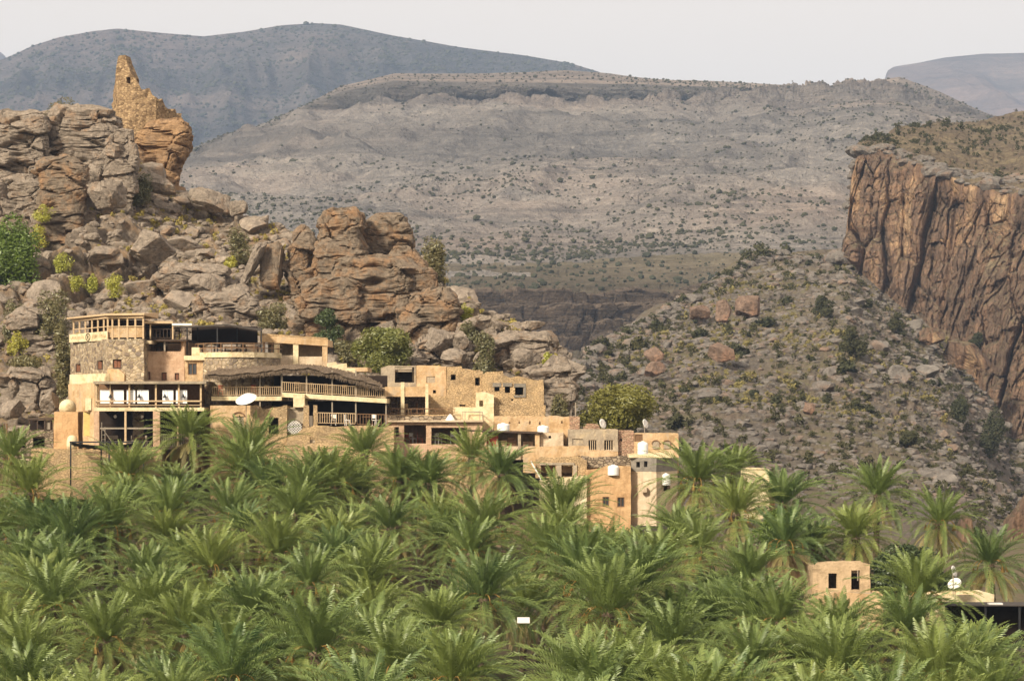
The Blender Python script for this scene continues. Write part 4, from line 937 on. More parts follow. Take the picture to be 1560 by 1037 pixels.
def axis(lo, hi, cuts, step):
    pts = sorted({round(c, 4) for c in [lo, hi] + [c for c in cuts if lo < c < hi]}); out = [pts[0]]
    for a, b in zip(pts, pts[1:]):
        n = max(1, int(math.ceil((b - a) / step))); out += [a + (b - a) * k / n for k in range(1, n + 1)]
    return np.array(out)
def wall(mb, path, z0, z1, thick=.4, holes=(), step=.35, top=None, jit=.03, seg=None, rag=0.):
    """standing wall along a plan path (left to right seen from the camera), real openings, uneven top.
    holes: (px0, py0, px1, py1, ...) in photo pixels, mapped along the path; top: [(px, py)] profile"""
    path = np.array(path, float); ds = np.r_[0, np.cumsum(np.linalg.norm(np.diff(path, axis=0), axis=1))]
    fine = np.linspace(0, ds[-1], 600); fx = np.interp(fine, ds, path[:, 0]); fy = np.interp(fine, ds, path[:, 1]); fp = CX + F * fx / fy
    n_ = len(fine) if seg is None else int(np.searchsorted(fine, ds[seg])) + 1
    mono = np.maximum.accumulate(fp[:n_]) + np.arange(n_) * 1e-7
    p2s = lambda p: float(np.interp(p, mono, fine[:n_])); yat = lambda s_: float(np.interp(s_, fine, fy))
    H = []
    for h in holes:
        a, b = p2s(h[0]), p2s(h[2]); y = yat((a + b) / 2); H.append((a, b, Z(h[3], y), Z(h[1], y)))
    tps = None
    if top is not None:
        tps = [p2s(p) for p, _ in top]; tz = [Z(q, yat(s_)) for (p, q), s_ in zip(top, tps)]
        if seg is not None: tps += [ds[-1]]; tz += [tz[0]]
        z1 = max(tz)
    S = axis(0, ds[-1], [c for h in H for c in h[:2]] + list(ds) + (tps or []), step); Zs = axis(z0, z1, [c for h in H for c in h[2:]], step)
    ns, nz = len(S), len(Zs)
    px_ = np.interp(S, ds, path[:, 0]); py_ = np.interp(S, ds, path[:, 1])
    tn = np.diff(path, axis=0); tn /= np.linalg.norm(tn, axis=1)[:, None]; nn = np.stack([-tn[:, 1], tn[:, 0]], -1)
    idx = np.clip(np.searchsorted(ds, S - 1e-6, side='right') - 1, 0, len(nn) - 1); n0 = nn[idx]
    for k in range(1, len(ds) - 1):
        m = np.abs(S - ds[k]) < 1e-3; v = nn[k-1] + nn[k]; v = v / max(.3, (np.linalg.norm(v) ** 2) / 2); n0[m] = v
    if np.linalg.norm(path[0] - path[-1]) < 1e-3: v = nn[0] + nn[-1]; v = v / max(.3, (np.linalg.norm(v)**2) / 2); n0[0] = n0[-1] = v
    T_ = np.full(ns, z1) if tps is None else np.interp(S, tps, tz)
    if rag: T_ = T_ + vnoise(np.stack([S * 1.7, S * 0 + z1, S * 0], -1), 3) * rag; T_ = np.minimum(T_, z1)
    zz = np.minimum(Zs[None, :], T_[:, None])
    sol = np.zeros((ns - 1, nz - 1), bool)
    for i in range(ns - 1):
        for j in range(nz - 1):
            cs, cz = (S[i] + S[i+1]) / 2, (Zs[j] + Zs[j+1]) / 2
            sol[i, j] = not any(a < cs < b and c < cz < d for a, b, c, d in H) and Zs[j] < max(T_[i], T_[i+1]) - 1e-4
    base = len(mb.v); O = np.stack([np.broadcast_to(px_[:, None], zz.shape), np.broadcast_to(py_[:, None], zz.shape), zz], -1).reshape(-1, 3).copy()
    I = O.copy(); off = np.repeat(n0 * thick, nz, axis=0); I[:, :2] += off
    nrm3 = np.concatenate([np.repeat(n0, nz, axis=0), np.zeros((len(O), 1))], 1)
    if jit:
        O -= nrm3 * (fbm(O * 1.1, 3, 5) * jit * 2)[:, None]; O += np.stack([vnoise(O * 1.9 + 9, 6), vnoise(O * 1.9 + 5, 8) * 0, vnoise(O * 1.9, 7)], -1) * jit * .6
    mb.v += [tuple(v) for v in O.tolist()] + [tuple(v) for v in I.tolist()]; K = len(O)
    v = lambda i, j, s_=0: base + s_ * K + i * nz + j
    closed = np.linalg.norm(path[0] - path[-1]) < 1e-3
    g = lambda i, j: 0 <= i < ns - 1 and 0 <= j < nz - 1 and sol[i, j]
    for i in range(ns - 1):
        for j in range(nz - 1):
            if not sol[i, j]: continue
            mb.f.append((v(i,j), v(i+1,j), v(i+1,j+1), v(i,j+1))); mb.f.append((v(i,j,1), v(i,j+1,1), v(i+1,j+1,1), v(i+1,j,1)))
            if not g(i-1, j) and not (closed and i == 0): mb.f.append((v(i,j), v(i,j+1), v(i,j+1,1), v(i,j,1)))
            if not g(i+1, j) and not (closed and i == ns-2): mb.f.append((v(i+1,j), v(i+1,j,1), v(i+1,j+1,1), v(i+1,j+1)))
            if not g(i, j+1): mb.f.append((v(i,j+1), v(i+1,j+1), v(i+1,j+1,1), v(i,j+1,1)))
            if not g(i, j-1): mb.f.append((v(i,j), v(i,j,1), v(i+1,j,1), v(i+1,j)))
    return mb
def fill(t, h, D, seg=None):
    """what stands in an opening: (px0,py0,px1,py1,kind)"""
    x0, y0, x1, y1, kind = h[:5]; w_, hh = X(x1, D) - X(x0, D), Z(y0, D) - Z(y1, D); xa, xb, za, zb = X(x0, D), X(x1, D), Z(y1, D), Z(y0, D)
    if kind in ('open', None): return
    if kind == 'shut':
        fr = MB().box(xa, xa+.08, D+.06, D+.14, za, zb).box(xb-.08, xb, D+.06, D+.14, za, zb).box(xa+.08, xb-.08, D+.06, D+.14, zb-.08, zb).box(xa+.08, xb-.08, D+.06, D+.14, za, za+.08).build('window', M_DWOOD, t)
        mb = MB(); m_ = (xa + xb) / 2
        mb.box(xa+.08, m_-.015, D+.09, D+.13, za+.08, zb-.08).box(m_+.015, xb-.08, D+.09, D+.13, za+.08, zb-.08)
        for z in np.arange(za + .2, zb - .15, .22): mb.box(xa+.1, m_-.03, D+.075, D+.092, z, z+.08).box(m_+.03, xb-.1, D+.075, D+.092, z, z+.08)
        mb.build('shutter', M_SHUT, fr)
    elif kind == 'door':
        fr = MB().box(xa, xa+.08, D+.05, D+.15, za, zb).box(xb-.08, xb, D+.05, D+.15, za, zb).box(xa+.08, xb-.08, D+.05, D+.15, zb-.08, zb).build('door', M_WOOD, t)
        mb = MB()
        n = 4
        for k in range(n): a = xa+.08 + (w_-.16)*k/n; mb.box(a+.006, a + (w_-.16)/n - .006, D+.09, D+.13, za, zb-.08)
        mb.build('door_leaf', h[5] if len(h) > 5 else M_WOOD, fr)
    elif kind == 'glass':
        fr = MB().box(xa, xa+.07, D+.05, D+.12, za, zb).box(xb-.07, xb, D+.05, D+.12, za, zb).box(xa+.07, xb-.07, D+.05, D+.12, zb-.07, zb).box(xa+.07, xb-.07, D+.05, D+.12, za, za+.07).box((xa+xb)/2-.025, (xa+xb)/2+.025, D+.05, D+.11, za+.07, zb-.07).build('window', M_WOOD, t)
        MB().box(xa+.07, xb-.07, D+.13, D+.145, za+.07, zb-.07).build('pane', M_GLASS, fr)
    elif kind == 'bars':
        mb = MB(); n = max(3, int(w_ / .16))
        for k in range(n + 1): x = xa + w_ * k / n; mb.box(x-.025, x+.025, D+.08, D+.12, za, zb)
        mb.box(xa, xb, D+.125, D+.15, zb-.06, zb).box(xa, xb, D+.125, D+.15, za, za+.06); mb.build('window', M_PALE, t)
    elif kind == 'board':
        MB().box(xa, xb, D+.1, D+.14, za, zb).build('window', M_GREY, t)
def house(name, label, px0, px1, pyt, pyb, D, depth, holes, m, top=None, cat='house', jit=.03, roof=None, parapet=.35, thick=.35, rag=0., m_roof=None, root=None):
    x0, x1 = X(px0, D), X(px1, D); z0 = Z(pyb, D)
    t = root or T(name, label, cat, ((x0 + x1) / 2, D, z0))
    zt = Z(pyt, D); z1 = zt if top is None else None
    path = [(x0, D), (x1, D), (x1, D + depth), (x0, D + depth), (x0, D)]
    mb = MB(); wall(mb, path, z0, z1 or 0, thick, holes, .38, top, jit, 1, rag); mb.build('wall', m, t)
    if roof is not False:
        low = (zt if top is None else Z(max(q for _, q in top), D)) - parapet
        MB().box(x0 + thick + .003, x1 - thick - .003, D + thick + .003, D + depth - thick - .003, low - .2, low).build('roof', m_roof or M_GREY, t)
    for h in holes: fill(t, h, D)
    return t
def railing(mb, a, b, h=1.0, sp=.16, r=.022, n=None, posts=True):
    a = np.array(a, float); b = np.array(b, float); L = np.linalg.norm(b - a); k = n or max(2, int(L / sp))
    mb.bar(a + (0, 0, h), b + (0, 0, h), .04); mb.bar(a + (0, 0, .12), b + (0, 0, .12), .03)
    for i in range(k + 1): p = a + (b - a) * i / k; mb.bar(p + (0, 0, .15), p + (0, 0, h - .04), r)
    return mb
def table(px, py, D, m, label, round_=True, group=None):
    x, z = X(px, D), Z(py, D); t = T('table', label, 'table', (x, D, z), group)
    mb = MB(); (mb.lathe((x, D, z), [(.45, .70), (.46, .72), (.46, .75)], 14) if round_ else mb.box(x-.55, x+.55, D-.35, D+.35, z+.70, z+.75)); mb.build('table_top', m, t)
    if round_: MB().lathe((x, D, z), [(.25, 0), (.25, .03), (.04, .06), (.04, .7)], 10).build('leg', M_DWOOD, t)
    else:
        for sx in (-.5, .5):
            for sy in (-.3, .3): MB().box(x+sx-.03, x+sx+.03, D+sy-.03, D+sy+.03, z, z+.70).build('leg', M_DWOOD, t)
def chair(px, py, D, m, label, rz=0., group=None):
    x, z = X(px, D), Z(py, D); t = T('chair', label, 'chair', (x, D, z), group); t.rotation_euler[2] = rz
    MB().box(x-.22, x+.22, D-.22, D+.22, z+.42, z+.47).build('seat', m, t)
    mb = MB().box(x-.22, x+.22, D+.19, D+.23, z+.60, z+.92); mb.box(x-.22, x-.18, D+.19, D+.23, z+.47, z+.60).box(x+.18, x+.22, D+.19, D+.23, z+.47, z+.60); mb.build('backrest', m, t)
    for sx in (-.19, .19):
        for sy in (-.19, .19): MB().box(x+sx-.02, x+sx+.02, D+sy-.02, D+sy+.02, z, z+.42).build('leg', m, t)

# --- ruined tower on its rock foot, up on the ridge
DT = 283
t = T('ruined_tower', "tall ruined watchtower of ochre masonry with a jagged spire, on the rocky ridge", 'tower', P(215, 205, DT))
mb = MB()
wall(mb, [(X(171, DT+3), DT+3), (X(178, DT), DT), (X(205, DT-.6), DT-.6), (X(238, DT), DT)], Z(212, DT), 0, 1.7, [(192,118,198,127)],
     .30, [(171,160),(174,135),(178,100),(180,90),(184,85),(190,86),(193,98),(197,106),(203,117),(208,122),(213,130),(220,134),(228,132),(232,141),(238,152)], .14, rag=.35)
mb.build('front_wall', M_TOWER, t)
mb = MB()
wall(mb, [(X(238.5, DT+.1), DT+.1), (X(258, DT+2.5), DT+2.5), (X(277, DT+6), DT+6)], Z(206, DT), 0, 1.6, (), .30, [(238,148),(245,151),(250,160),(256,168),(262,165),(270,168),(277,182)], .16, rag=.4)
mb.build('side_wall', M_TOWER, t)
mb = MB()
wall(mb, [(X(277, DT+6), DT+6), (X(262, DT+10), DT+10), (X(225, DT+11), DT+11), (X(190, DT+9), DT+9), (X(176, DT+5), DT+5)], Z(206, DT+6), Z(176, DT+8), 1.4, (), .4, None, .15)
mb.build('back_wall', M_TOWER, t)
column_rock([(184,238,282),(190,226,287),(206,212,285),(222,206,282),(236,205,279),(262,203,272),(284,206,273),(304,200,278)], DT - .5, 602, "ochre banded rock column carrying the ruined tower", thick=1.1, m=M_FOOT, bed=1.7, amp=.42, p=6, rows=150)

# --- A: stone tower house with the glazed gallery
pa = [(X(107, 203), 203), (X(163, 194.5), 194.5), (X(219, 193.2), 193.2)]
full = pa + [(X(219, 193.2), 203.4), (X(107, 203) + .5, 209), pa[0]]
t = T('stone_house', "tall rubble-stone house with a timber gallery on top, left end of the village", 'house', (X(165, 196), 196, Z(720, 195)))
H = [(115,554,123,567,'shut'), (148,549,156,563,'shut'), (172,547,185,561,'shut')]
mb = MB(); wall(mb, full, Z(720, 195), Z(516.5, 194.5), .5, H, .35, None, .05, 2); mb.build('wall', M_STONE, t)
for h, D in zip(H, (201.3, 196.2, 194.3)): fill(t, h, D + .02)
MB().prism([(p[0] * .985 + .1, p[1] + .55) for p in full[:-1]], Z(523, 194.5) - .05, Z(519, 194.5)).build('roof', M_GREY, t)
wall(MB(), [(X(106, 202.2), 202.2), (X(161, 193.9), 193.9)], Z(583.5, 194), Z(568.5, 194), .35, (), .5, None, .02).build('cornice', M_CREAM, t)
mb = MB(); wall(mb, [(X(163.5, 194.2), 194.2), (X(189, 193.6), 193.6)], Z(585, 194), 0, .3, (), .3, [(163,562),(180,562),(189,570)], .02).build('plaster_patch', M_OCH, t)
mb = MB(); wall(mb, [(X(104, 201.6), 201.6), (X(146, 194.4), 194.4)], Z(720, 194), Z(583.8, 194), .4, (), .5, None, .03).build('lower_wall', M_OCH, t)
g = T('roof_gallery', "open timber roof gallery with pale frame and banner, on top of the stone house", 'gallery', (X(165, 196), 196, Z(517, 194.5)))
zb, zt = Z(516.3, 194.5), Z(485, 194.5)
def gp(px):
    if px <= 163: f = (px - 111) / (163 - 111.); Dd = 202.2 * (1 - f) + 194.7 * f
    else: Dd = 194.7 + (193.6 - 194.7) * (px - 163) / 56.
    return np.array([X(px, Dd), Dd])
for px in (112, 121, 130, 140, 149, 158, 164, 171, 181, 194, 206, 218):
    p = gp(px); MB().box(p[0]-.07, p[0]+.07, p[1]+.02, p[1]+.16, zb, zt).build('post', M_LWOOD, g)
mb = MB(); pr = None
for px in (111, 137, 163, 190, 219):
    p = gp(px)
    if pr is not None:
        for z, r_ in ((zt + .1, .13), (zb + 1.05, .05)): mb.bar((*pr, z), (*p, z), r_)
    pr = p
mb.build('beam', M_LWOOD, g)
for a, b in ((164.5, 180.5), (181.8, 193.5), (194.8, 205.5), (206.8, 217.5)):
    p, q = gp(a), gp(b); MB().add([(p[0], p[1]+.08, zb+.12), (q[0], q[1]+.08, zb+.12), (q[0], q[1]+.08, zb+.98), (p[0], p[1]+.08, zb+.98), (p[0], p[1]+.12, zb+.12), (q[0], q[1]+.12, zb+.12), (q[0], q[1]+.12, zb+.98), (p[0], p[1]+.12, zb+.98)],
        [(0,1,2,3),(7,6,5,4),(0,4,5,1),(1,5,6,2),(2,6,7,3),(3,7,4,0)]).build('panel', M_OCH, g)
p0, p1, p2 = gp(108), gp(163), gp(220.5)
MB().prism([(p0[0]-.3, p0[1]-.4), (p1[0], p1[1]-.5), (p2[0], p2[1]-.3), (p2[0], 201), (p0[0]+.8, 207)], [zt+.24]*5, [zt+.36, zt+.40, zt+.38, zt+.75, zt+.70]).build('roof', M_LWOOD, g)
MB().box(X(114, 203)+1.2, X(216, 200), 203.2, 203.4, zb, zt+.2).build('back_panel', M_DWOOD, g)
bn = T('banner', "long cream banner with faint lettering and round emblem, hung on the gallery rail", 'banner', (*gp(140), Z(520, 196)))
a, b = gp(110.5), gp(164.5); o_ = np.array([-.25, -.25])
z0a, z1a, z0b, z1b = Z(521.5, 202), Z(509.5, 202), Z(518.5, 194.5), Z(504, 194.5)
cl = MB().add([(a[0]+o_[0], a[1]-.2, z0a), (b[0], b[1]-.2, z0b), (b[0], b[1]-.2, z1b), (a[0]+o_[0], a[1]-.2, z1a), (a[0]+o_[0], a[1]-.17, z0a), (b[0], b[1]-.17, z0b), (b[0], b[1]-.17, z1b), (a[0]+o_[0], a[1]-.17, z1a)], [(0,1,2,3),(7,6,5,4),(0,4,5,1),(1,5,6,2),(2,6,7,3),(3,7,4,0)]).build('cloth', M_CREAM, bn)
def bnp(f, g_, off=-.23):
    A = np.array([a[0]+o_[0], a[1]]); B = np.array([b[0], b[1]]); q = A + (B - A) * f; return (q[0], q[1] + off, (z0a + (z0b-z0a)*f) * (1-g_) + (z1a + (z1b-z1a)*f) * g_)
mb = MB(); q = random.Random(3)
for f in list(np.linspace(.05, .38, 11)) + list(np.linspace(.62, .94, 10)):
    mb.bar(bnp(f, .34), bnp(f, .66), .022)
    if q.random() < .6: mb.bar(bnp(f, q.choice((.34, .66, .5))), bnp(f + .018, q.choice((.34, .66, .5))), .02)
mb.build('lettering', plain("faint_brown_print", (.42,.30,.15), .8), bn)
mb = MB()
for k in range(14):
    u_, v_ = 2*pi*k/14, 2*pi*(k+1)/14; mb.bar(bnp(.5+.055*cos(u_), .5+.40*sin(u_)), bnp(.5+.055*cos(v_), .5+.40*sin(v_)), .05)
mb.bar(bnp(.5, .3), bnp(.5, .7), .09); mb.build('emblem', plain("dark_green_brown_print", (.10,.085,.04), .8), bn)

# --- B: plastered middle part with the upper terraces
house('plastered_house', "pinkish plastered house with long dark opening, between stone house and round terrace", 219.5, 281, 519, 720, 195.4, 8, [(221,520.5,278,535,'open'),(221,566,229,578,'shut'),(246,567,254,579,'shut'),(266,568,273,579,'shut')], M_PINK, parapet=.05, roof=False)
house('plastered_house', "ochre plastered house with one tall grey window, left of the thatched terrace", 281.5, 326, 543, 720, 194.6, 9, [(286,553,300,571,'glass'),(309,562,313,577,'shut')], M_OCH, parapet=.1)
t = T('upper_terrace', "brown timber terrace with tin roof over the long dark opening", 'terrace', P(250, 519, 195))
MB().pbox(219, 516.5, 284, 519.3, 194.8, 7).build('floor', M_DWOOD, t)
MB().pbox(219, 489, 263, 492.5, 194.6, 6.5).build('roof', M_LWOOD, t)
for px in (228, 262): MB().pbox(px, 492.5, px + 2, 516.5, 194.9, .15).build('post', M_LWOOD, t)
mb = MB(); railing(mb, P(222, 516.4, 195.1), P(282, 516.4, 195.1), .85, .3, .03); mb.build('railing', M_DWOOD, t)
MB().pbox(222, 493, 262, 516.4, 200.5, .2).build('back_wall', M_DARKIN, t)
MB().pbox(249.5, 520.5, 252, 535, 195.2, .12).build('prop', M_METAL, t)
t = T('black_canopy', "wide dark sheet canopy on thin posts above the round terrace", 'canopy', P(335, 545, 196))
z = lambda py, D=196: Z(py, D)
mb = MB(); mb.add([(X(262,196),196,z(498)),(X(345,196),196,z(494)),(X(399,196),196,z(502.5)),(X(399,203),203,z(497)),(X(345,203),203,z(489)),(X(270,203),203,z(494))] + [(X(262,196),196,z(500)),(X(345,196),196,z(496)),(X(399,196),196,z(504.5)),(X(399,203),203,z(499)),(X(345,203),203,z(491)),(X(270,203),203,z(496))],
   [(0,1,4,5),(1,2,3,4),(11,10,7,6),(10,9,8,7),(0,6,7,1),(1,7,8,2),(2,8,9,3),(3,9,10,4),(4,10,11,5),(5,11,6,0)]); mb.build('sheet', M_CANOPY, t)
for px in (284, 330, 397): MB().pbox(px, 499, px + 1.8, 541, 196.2, .1).build('post', M_BLACK, t)
for px in (300, 360): MB().pbox(px, 496, px + 1.8, 541, 202, .1).build('post', M_BLACK, t)
tag(MB().pbox(262, 492.5, 292, 495.5, 194.4, .15).build('beam', M_WHITE), "white beam lying across the left end of the dark canopy", 'beam')
tag(MB().pbox(292, 497, 392, 524, 203.4, .3).build('wall', M_DARKIN), "back wall coloured dark for the shade under the dark sheet canopy", 'wall')  # shade below the canopy is put into this wall's colour
t = T('round_terrace', "semicircular rubble-stone terrace with cream rim under the dark canopy", 'terrace', P(355, 570, 196))
arc = [(X(362, 197) + 3.6*cos(u_), 198 + 5.0*sin(u_)) for u_ in np.linspace(pi*1.02, pi*1.98, 13)]
arc = [(X(318,196),200)] + [(x_ * 1. , y_) for x_, y_ in arc] + [(X(412,199),201)]
mb = MB(); wall(mb, arc, Z(620, 195), Z(545, 195), .4, (), .4, None, .05).build('wall', M_STONE, t)
mb = MB(); arc2 = [(x_ * 1.0 + (x_ - X(360,196)) * .03, y_ - .12) for x_, y_ in arc]; wall(mb, arc2, Z(544.8, 195), Z(537, 195), .6, (), .6, None, .01).build('rim', M_CREAM, t)
MB().prism([(x_, y_ + .5) for x_, y_ in arc] , Z(545, 195), Z(541, 195)).build('floor', M_GREY, t)
mb = MB(); zz = Z(537, 195)
for k in range(1, len(arc2) - 2):
    for h in (.35, .75): mb.bar((*arc2[k], zz + h), (*arc2[k+1], zz + h), .05)
    mb.bar((*arc2[k], zz), (*arc2[k], zz + .8), .05)
mb.build('railing', M_WOOD, t)
tag(MB().pbox(292, 529, 304, 543, 194.9, .6).build('plinth', M_CREAM), "short cream plinth at the left end of the round terrace rail", 'plinth')
house('parapet_wall', "low cream wall strip beside the plinth, joining the round terrace", 280, 328, 541.5, 548.5, 194.3, .25, [], M_CREAM, roof=False, cat='wall', thick=.1)
for k, (px, lb) in enumerate(((240, "dark chair on the timber terrace above the long opening"), (270, "dark chair at the right end of the timber terrace"))): chair(px, 516.4, 197 + k, M_DWOOD, lb)
for k, (px, lb) in enumerate(((318, "left table under the dark canopy"), (352, "orange-brown table in the middle under the dark canopy"), (384, "right table under the dark canopy"))): table(px, 541, 199.3, (M_WOOD, M_ORANGE, M_WOOD)[k], lb, False)
for k, (px, lb) in enumerate(((306, "chair left of the left table under the dark canopy"), (335, "chair between the left and middle tables under the dark canopy"), (370, "chair between the middle and right tables under the dark canopy"))): chair(px, 541, 199.8, M_DWOOD, lb)

# --- C: two-storey veranda with white blinds
t = T('veranda', "two-storey open veranda with white blinds and thick pinkish pillars, under the stone house", 'veranda', P(228, 700, 189))
DVr = 189.
MB().pbox(142, 580.5, 314, 584.5, DVr - .4, 5.2).build('roof', M_GREY, t)
MB().pbox(143, 620.5, 311, 626, DVr, 5.2).build('floor', M_CREAM, t)
MB().pbox(143, 680, 311, 684, DVr, 5.2).build('floor', M_DWOOD, t)
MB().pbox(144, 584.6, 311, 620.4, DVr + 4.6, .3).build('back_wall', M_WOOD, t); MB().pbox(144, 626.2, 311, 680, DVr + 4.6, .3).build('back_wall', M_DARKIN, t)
for px in (145, 195.5, 236, 271, 304.5): MB().pbox(px, 584.6, px + 2.6, 620.4, DVr + .06, .15).build('post', M_LWOOD, t)
MB().pbox(167, 584.6, 168.4, 620.4, DVr + .08, .1).build('post', M_LWOOD, t)
for a, b in ((143, 151), (233, 243.5)): MB().pbox(a, 626.1, b, 715, DVr + .02, .5).build('pillar', M_PINK, t)
MB().pbox(189.5, 626.1, 192.5, 680, DVr + .05, .15).build('post', M_LWOOD, t)
MB().pbox(269.5, 626.1, 272, 680, DVr + .05, .15).build('post', M_LWOOD, t)
mb = MB().pbox(145, 609.6, 306, 611.8, DVr - .05, .08); mb.pbox(145, 616.4, 306, 617.4, DVr - .05, .06); mb.build('railing', M_LWOOD, t)
mb = MB().pbox(151, 651, 233, 653.4, DVr + .1, .08); railing(mb, P(244, 684, DVr + .1), P(306, 684, DVr + .1), 1.2, .14); mb.build('railing', M_METAL, t)
for a, b in ((152,169),(172,188.5),(193,206),(209,226.5),(247.5,264),(268,285)): MB().pbox(a, 594, b, 614.5, DVr + .35, .04).build('blind', M_BLIND, t)
wall(MB(), [(X(126, 191), 191), (X(144, 189.3), 189.3)], Z(705, 190), Z(583, 190), .4, [(127,627,137,664)], .35, None, .03).build('side_wall', M_OCH, t)
MB().pbox(127.2, 627.4, 137, 664, 190.9, .06).build('door', M_YBOARD, t)
MB().pbox(130, 606, 139, 624.5, 189.6, .5).build('plinth', M_CREAM, t)
for k, (px, lb) in enumerate(((168, "leftmost black cone lamp hanging in front of the blinds"), (212, "second black cone lamp from the left, before the middle blinds"), (251, "third black cone lamp, before the right-hand blinds"), (279, "rightmost black cone lamp before the last blind"))):
    l = T('pendant_lamp', lb, 'lamp', P(px, 606, DVr + .12)); c = P(px, 606, DVr + .12)
    MB().lathe(c, [(.16, 0), (.15, .07), (.04, .3), (.03, .34)], 12).build('lamp_shade', M_BLACK, l); MB().bar((c[0], c[1], c[2] + .34), (c[0], c[1], Z(584.6, DVr)), .012).build('cord', M_BLACK, l)
for px, lb in ((175.5, "left white globe lamp hanging in the lower veranda"), (216.5, "right white globe lamp hanging in the lower veranda")):
    l = T('globe_lamp', lb, 'lamp', P(px, 637, DVr + 1.5)); c = P(px, 637, DVr + 1.5)
    MB().lathe(c, [(.03, 0), (.11, .06), (.14, .15), (.11, .24), (.03, .3)], 12).build('globe', M_WHITE, l, True); MB().bar((c[0], c[1], c[2] + .3), (c[0], c[1], Z(626.2, DVr)), .012).build('cord', M_BLACK, l)
for px, lb in ((160, "table at the left of the lower veranda"), (215, "table at the right of the lower veranda, left of the thick pillar")): table(px, 680, DVr + 1.8, M_WOOD, lb)
for k, (px, lb) in enumerate(((168, "pale chair right of the left table in the lower veranda"), (178, "pale chair beside the thin post of the lower veranda"), (205, "pale chair left of the right table in the lower veranda"), (226, "pale chair by the thick pillar in the lower veranda"))): chair(px, 680, DVr + 1.6, M_METAL, lb, k * .7)
c = P(194, 680, DVr + .7)
tag(MB().lathe(c, [(.2, 0), (.34, .12), (.36, .3), (.25, .42), (.3, .46)], 14).build('pot', M_CREAM, None, True), "round cream pot standing by the thin post of the lower veranda", 'pot')
# --- white dome, ochre pier, jar, left of the veranda
house('pier', "smooth orange-ochre square pier carrying the white dome, left of the veranda", 82, 119, 627, 705, 191, 2.4, [], M_ORANGE, cat='pier', parapet=.02)
c = P(103, 627, 192.2)
tag(MB().lathe(c, [(.66, 0), (.70, .3), (.66, .6), (.5, .85), (.25, 1.0), (.05, 1.04)], 24).build('dome', M_CREAM, None, True), "cream plastered dome on the orange pier left of the veranda", 'dome')
c = P(110, 684, 189.4)
tag(MB().lathe(c, [(.42, 0), (.46, .35), (.44, .75), (.36, 1.0), (.2, 1.13), (.03, 1.15)], 20).build('jar', M_CREAM, None, True), "squat cream jar standing at the foot of the orange pier", 'jar')
house('garden_wall', "low yellow-ochre wall under the veranda with a small yellow door", 48, 246, 684, 760, 188.2, 3, [(192,688,209,708,'door',M_YBOARD)], M_MUDST, cat='wall', top=[(48,684),(80,683),(84,685),(140,684.5),(246,685)], parapet=.05)
t = T('pergola', "black metal pergola with a sagging black shade net, in front of the lower veranda", 'pergola', P(165, 725, 184))
for px, D in ((107.5, 184), (166, 184), (218.5, 184), (154, 187), (210.5, 187)): MB().pbox(px - 1, 673, px + 1, 740, D, .1).build('post', M_BLACK, t)
mb = MB().pbox(106, 672, 220, 674, 184, .1); mb.pbox(108, 672.2, 211, 674.2, 187, .1); mb.bar(P(107.5, 673, 184), P(108, 673, 187), .05); mb.bar(P(218.5, 673, 184), P(211, 673, 187), .05); mb.build('frame', M_BLACK, t)
U = np.linspace(0, 1, 24); Vv = np.linspace(0, 1, 10); g_ = []
for v_ in Vv:
    for u_ in U:
        D = 184.05 + 2.95 * v_; g_.append((X(109 + u_ * 100, D), D, Z(673.5, D) - .42 * sin(pi * u_) ** .8 * (.6 + .4 * sin(pi * v_)) - .2 * v_ + .10 * sin(u_ * 31) * sin(v_ * 9)))
ii = np.arange(240).reshape(10, 24); Fq = np.stack([ii[:-1, :-1], ii[:-1, 1:], ii[1:, 1:], ii[1:, :-1]], -1).reshape(-1, 4)
o = link('shade_net', npmesh('shade_net', np.array(g_) - np.array(t.location), Fq, True), M_NET, t); md = o.modifiers.new('thickness', 'SOLIDIFY'); md.thickness = .03
t = T('ladder', "thin grey metal ladder standing at the left corner of the lower veranda", 'ladder', P(158, 690, 187.8))
for px in (155, 160): MB().bar(P(px, 692, 187.8), P(px, 643 if px == 155 else 650, 187.8), .03).build('rail', M_METAL, t)
mb = MB()
for py in range(655, 690, 7): mb.bar(P(155, py, 187.8), P(160, py, 187.8), .02)
mb.bar(P(156, 652, 187.8), P(175, 680, 187.9), .03); mb.build('rung', M_METAL, t)

# --- P: shacks at the left edge
house('shack', "low stone shack with two dark openings at the left edge, above the palms", 26, 81, 656, 720, 191, 4, [(30,666,39,682,'open'),(50,664,68,681,'open')], M_DRYST, top=[(26,657),(44,655),(60,657),(81,655)], rag=.1)
t = T('lean_to', "dark wooden lean-to shelter on top of the stone shack", 'shelter', P(60, 656, 192))
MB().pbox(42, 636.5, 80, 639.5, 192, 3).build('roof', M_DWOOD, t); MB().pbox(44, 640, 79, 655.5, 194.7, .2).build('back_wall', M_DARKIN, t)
for px in (44, 56, 67, 76): MB().pbox(px, 639.6, px + 1.8, 656, 192.1, .12).build('post', M_DWOOD, t)
MB().pbox(68, 640, 76, 654, 192.3, .06).build('window', M_METAL, t)
for px, lb in ((6, "left wooden post at the left edge beside the shack"), (10, "brown wooden pole beside the shack at the left edge")): tag(MB().bar(P(px, 720, 187), P(px + .5, 645, 187), .07, 6).build('pole', M_WOOD), lb, 'pole')
house('mud_wall', "low dry-stone wall at the left edge, half hidden by palms", -60, 26, 668, 720, 191, 2, [], M_DRYST, cat='wall', rag=.15)
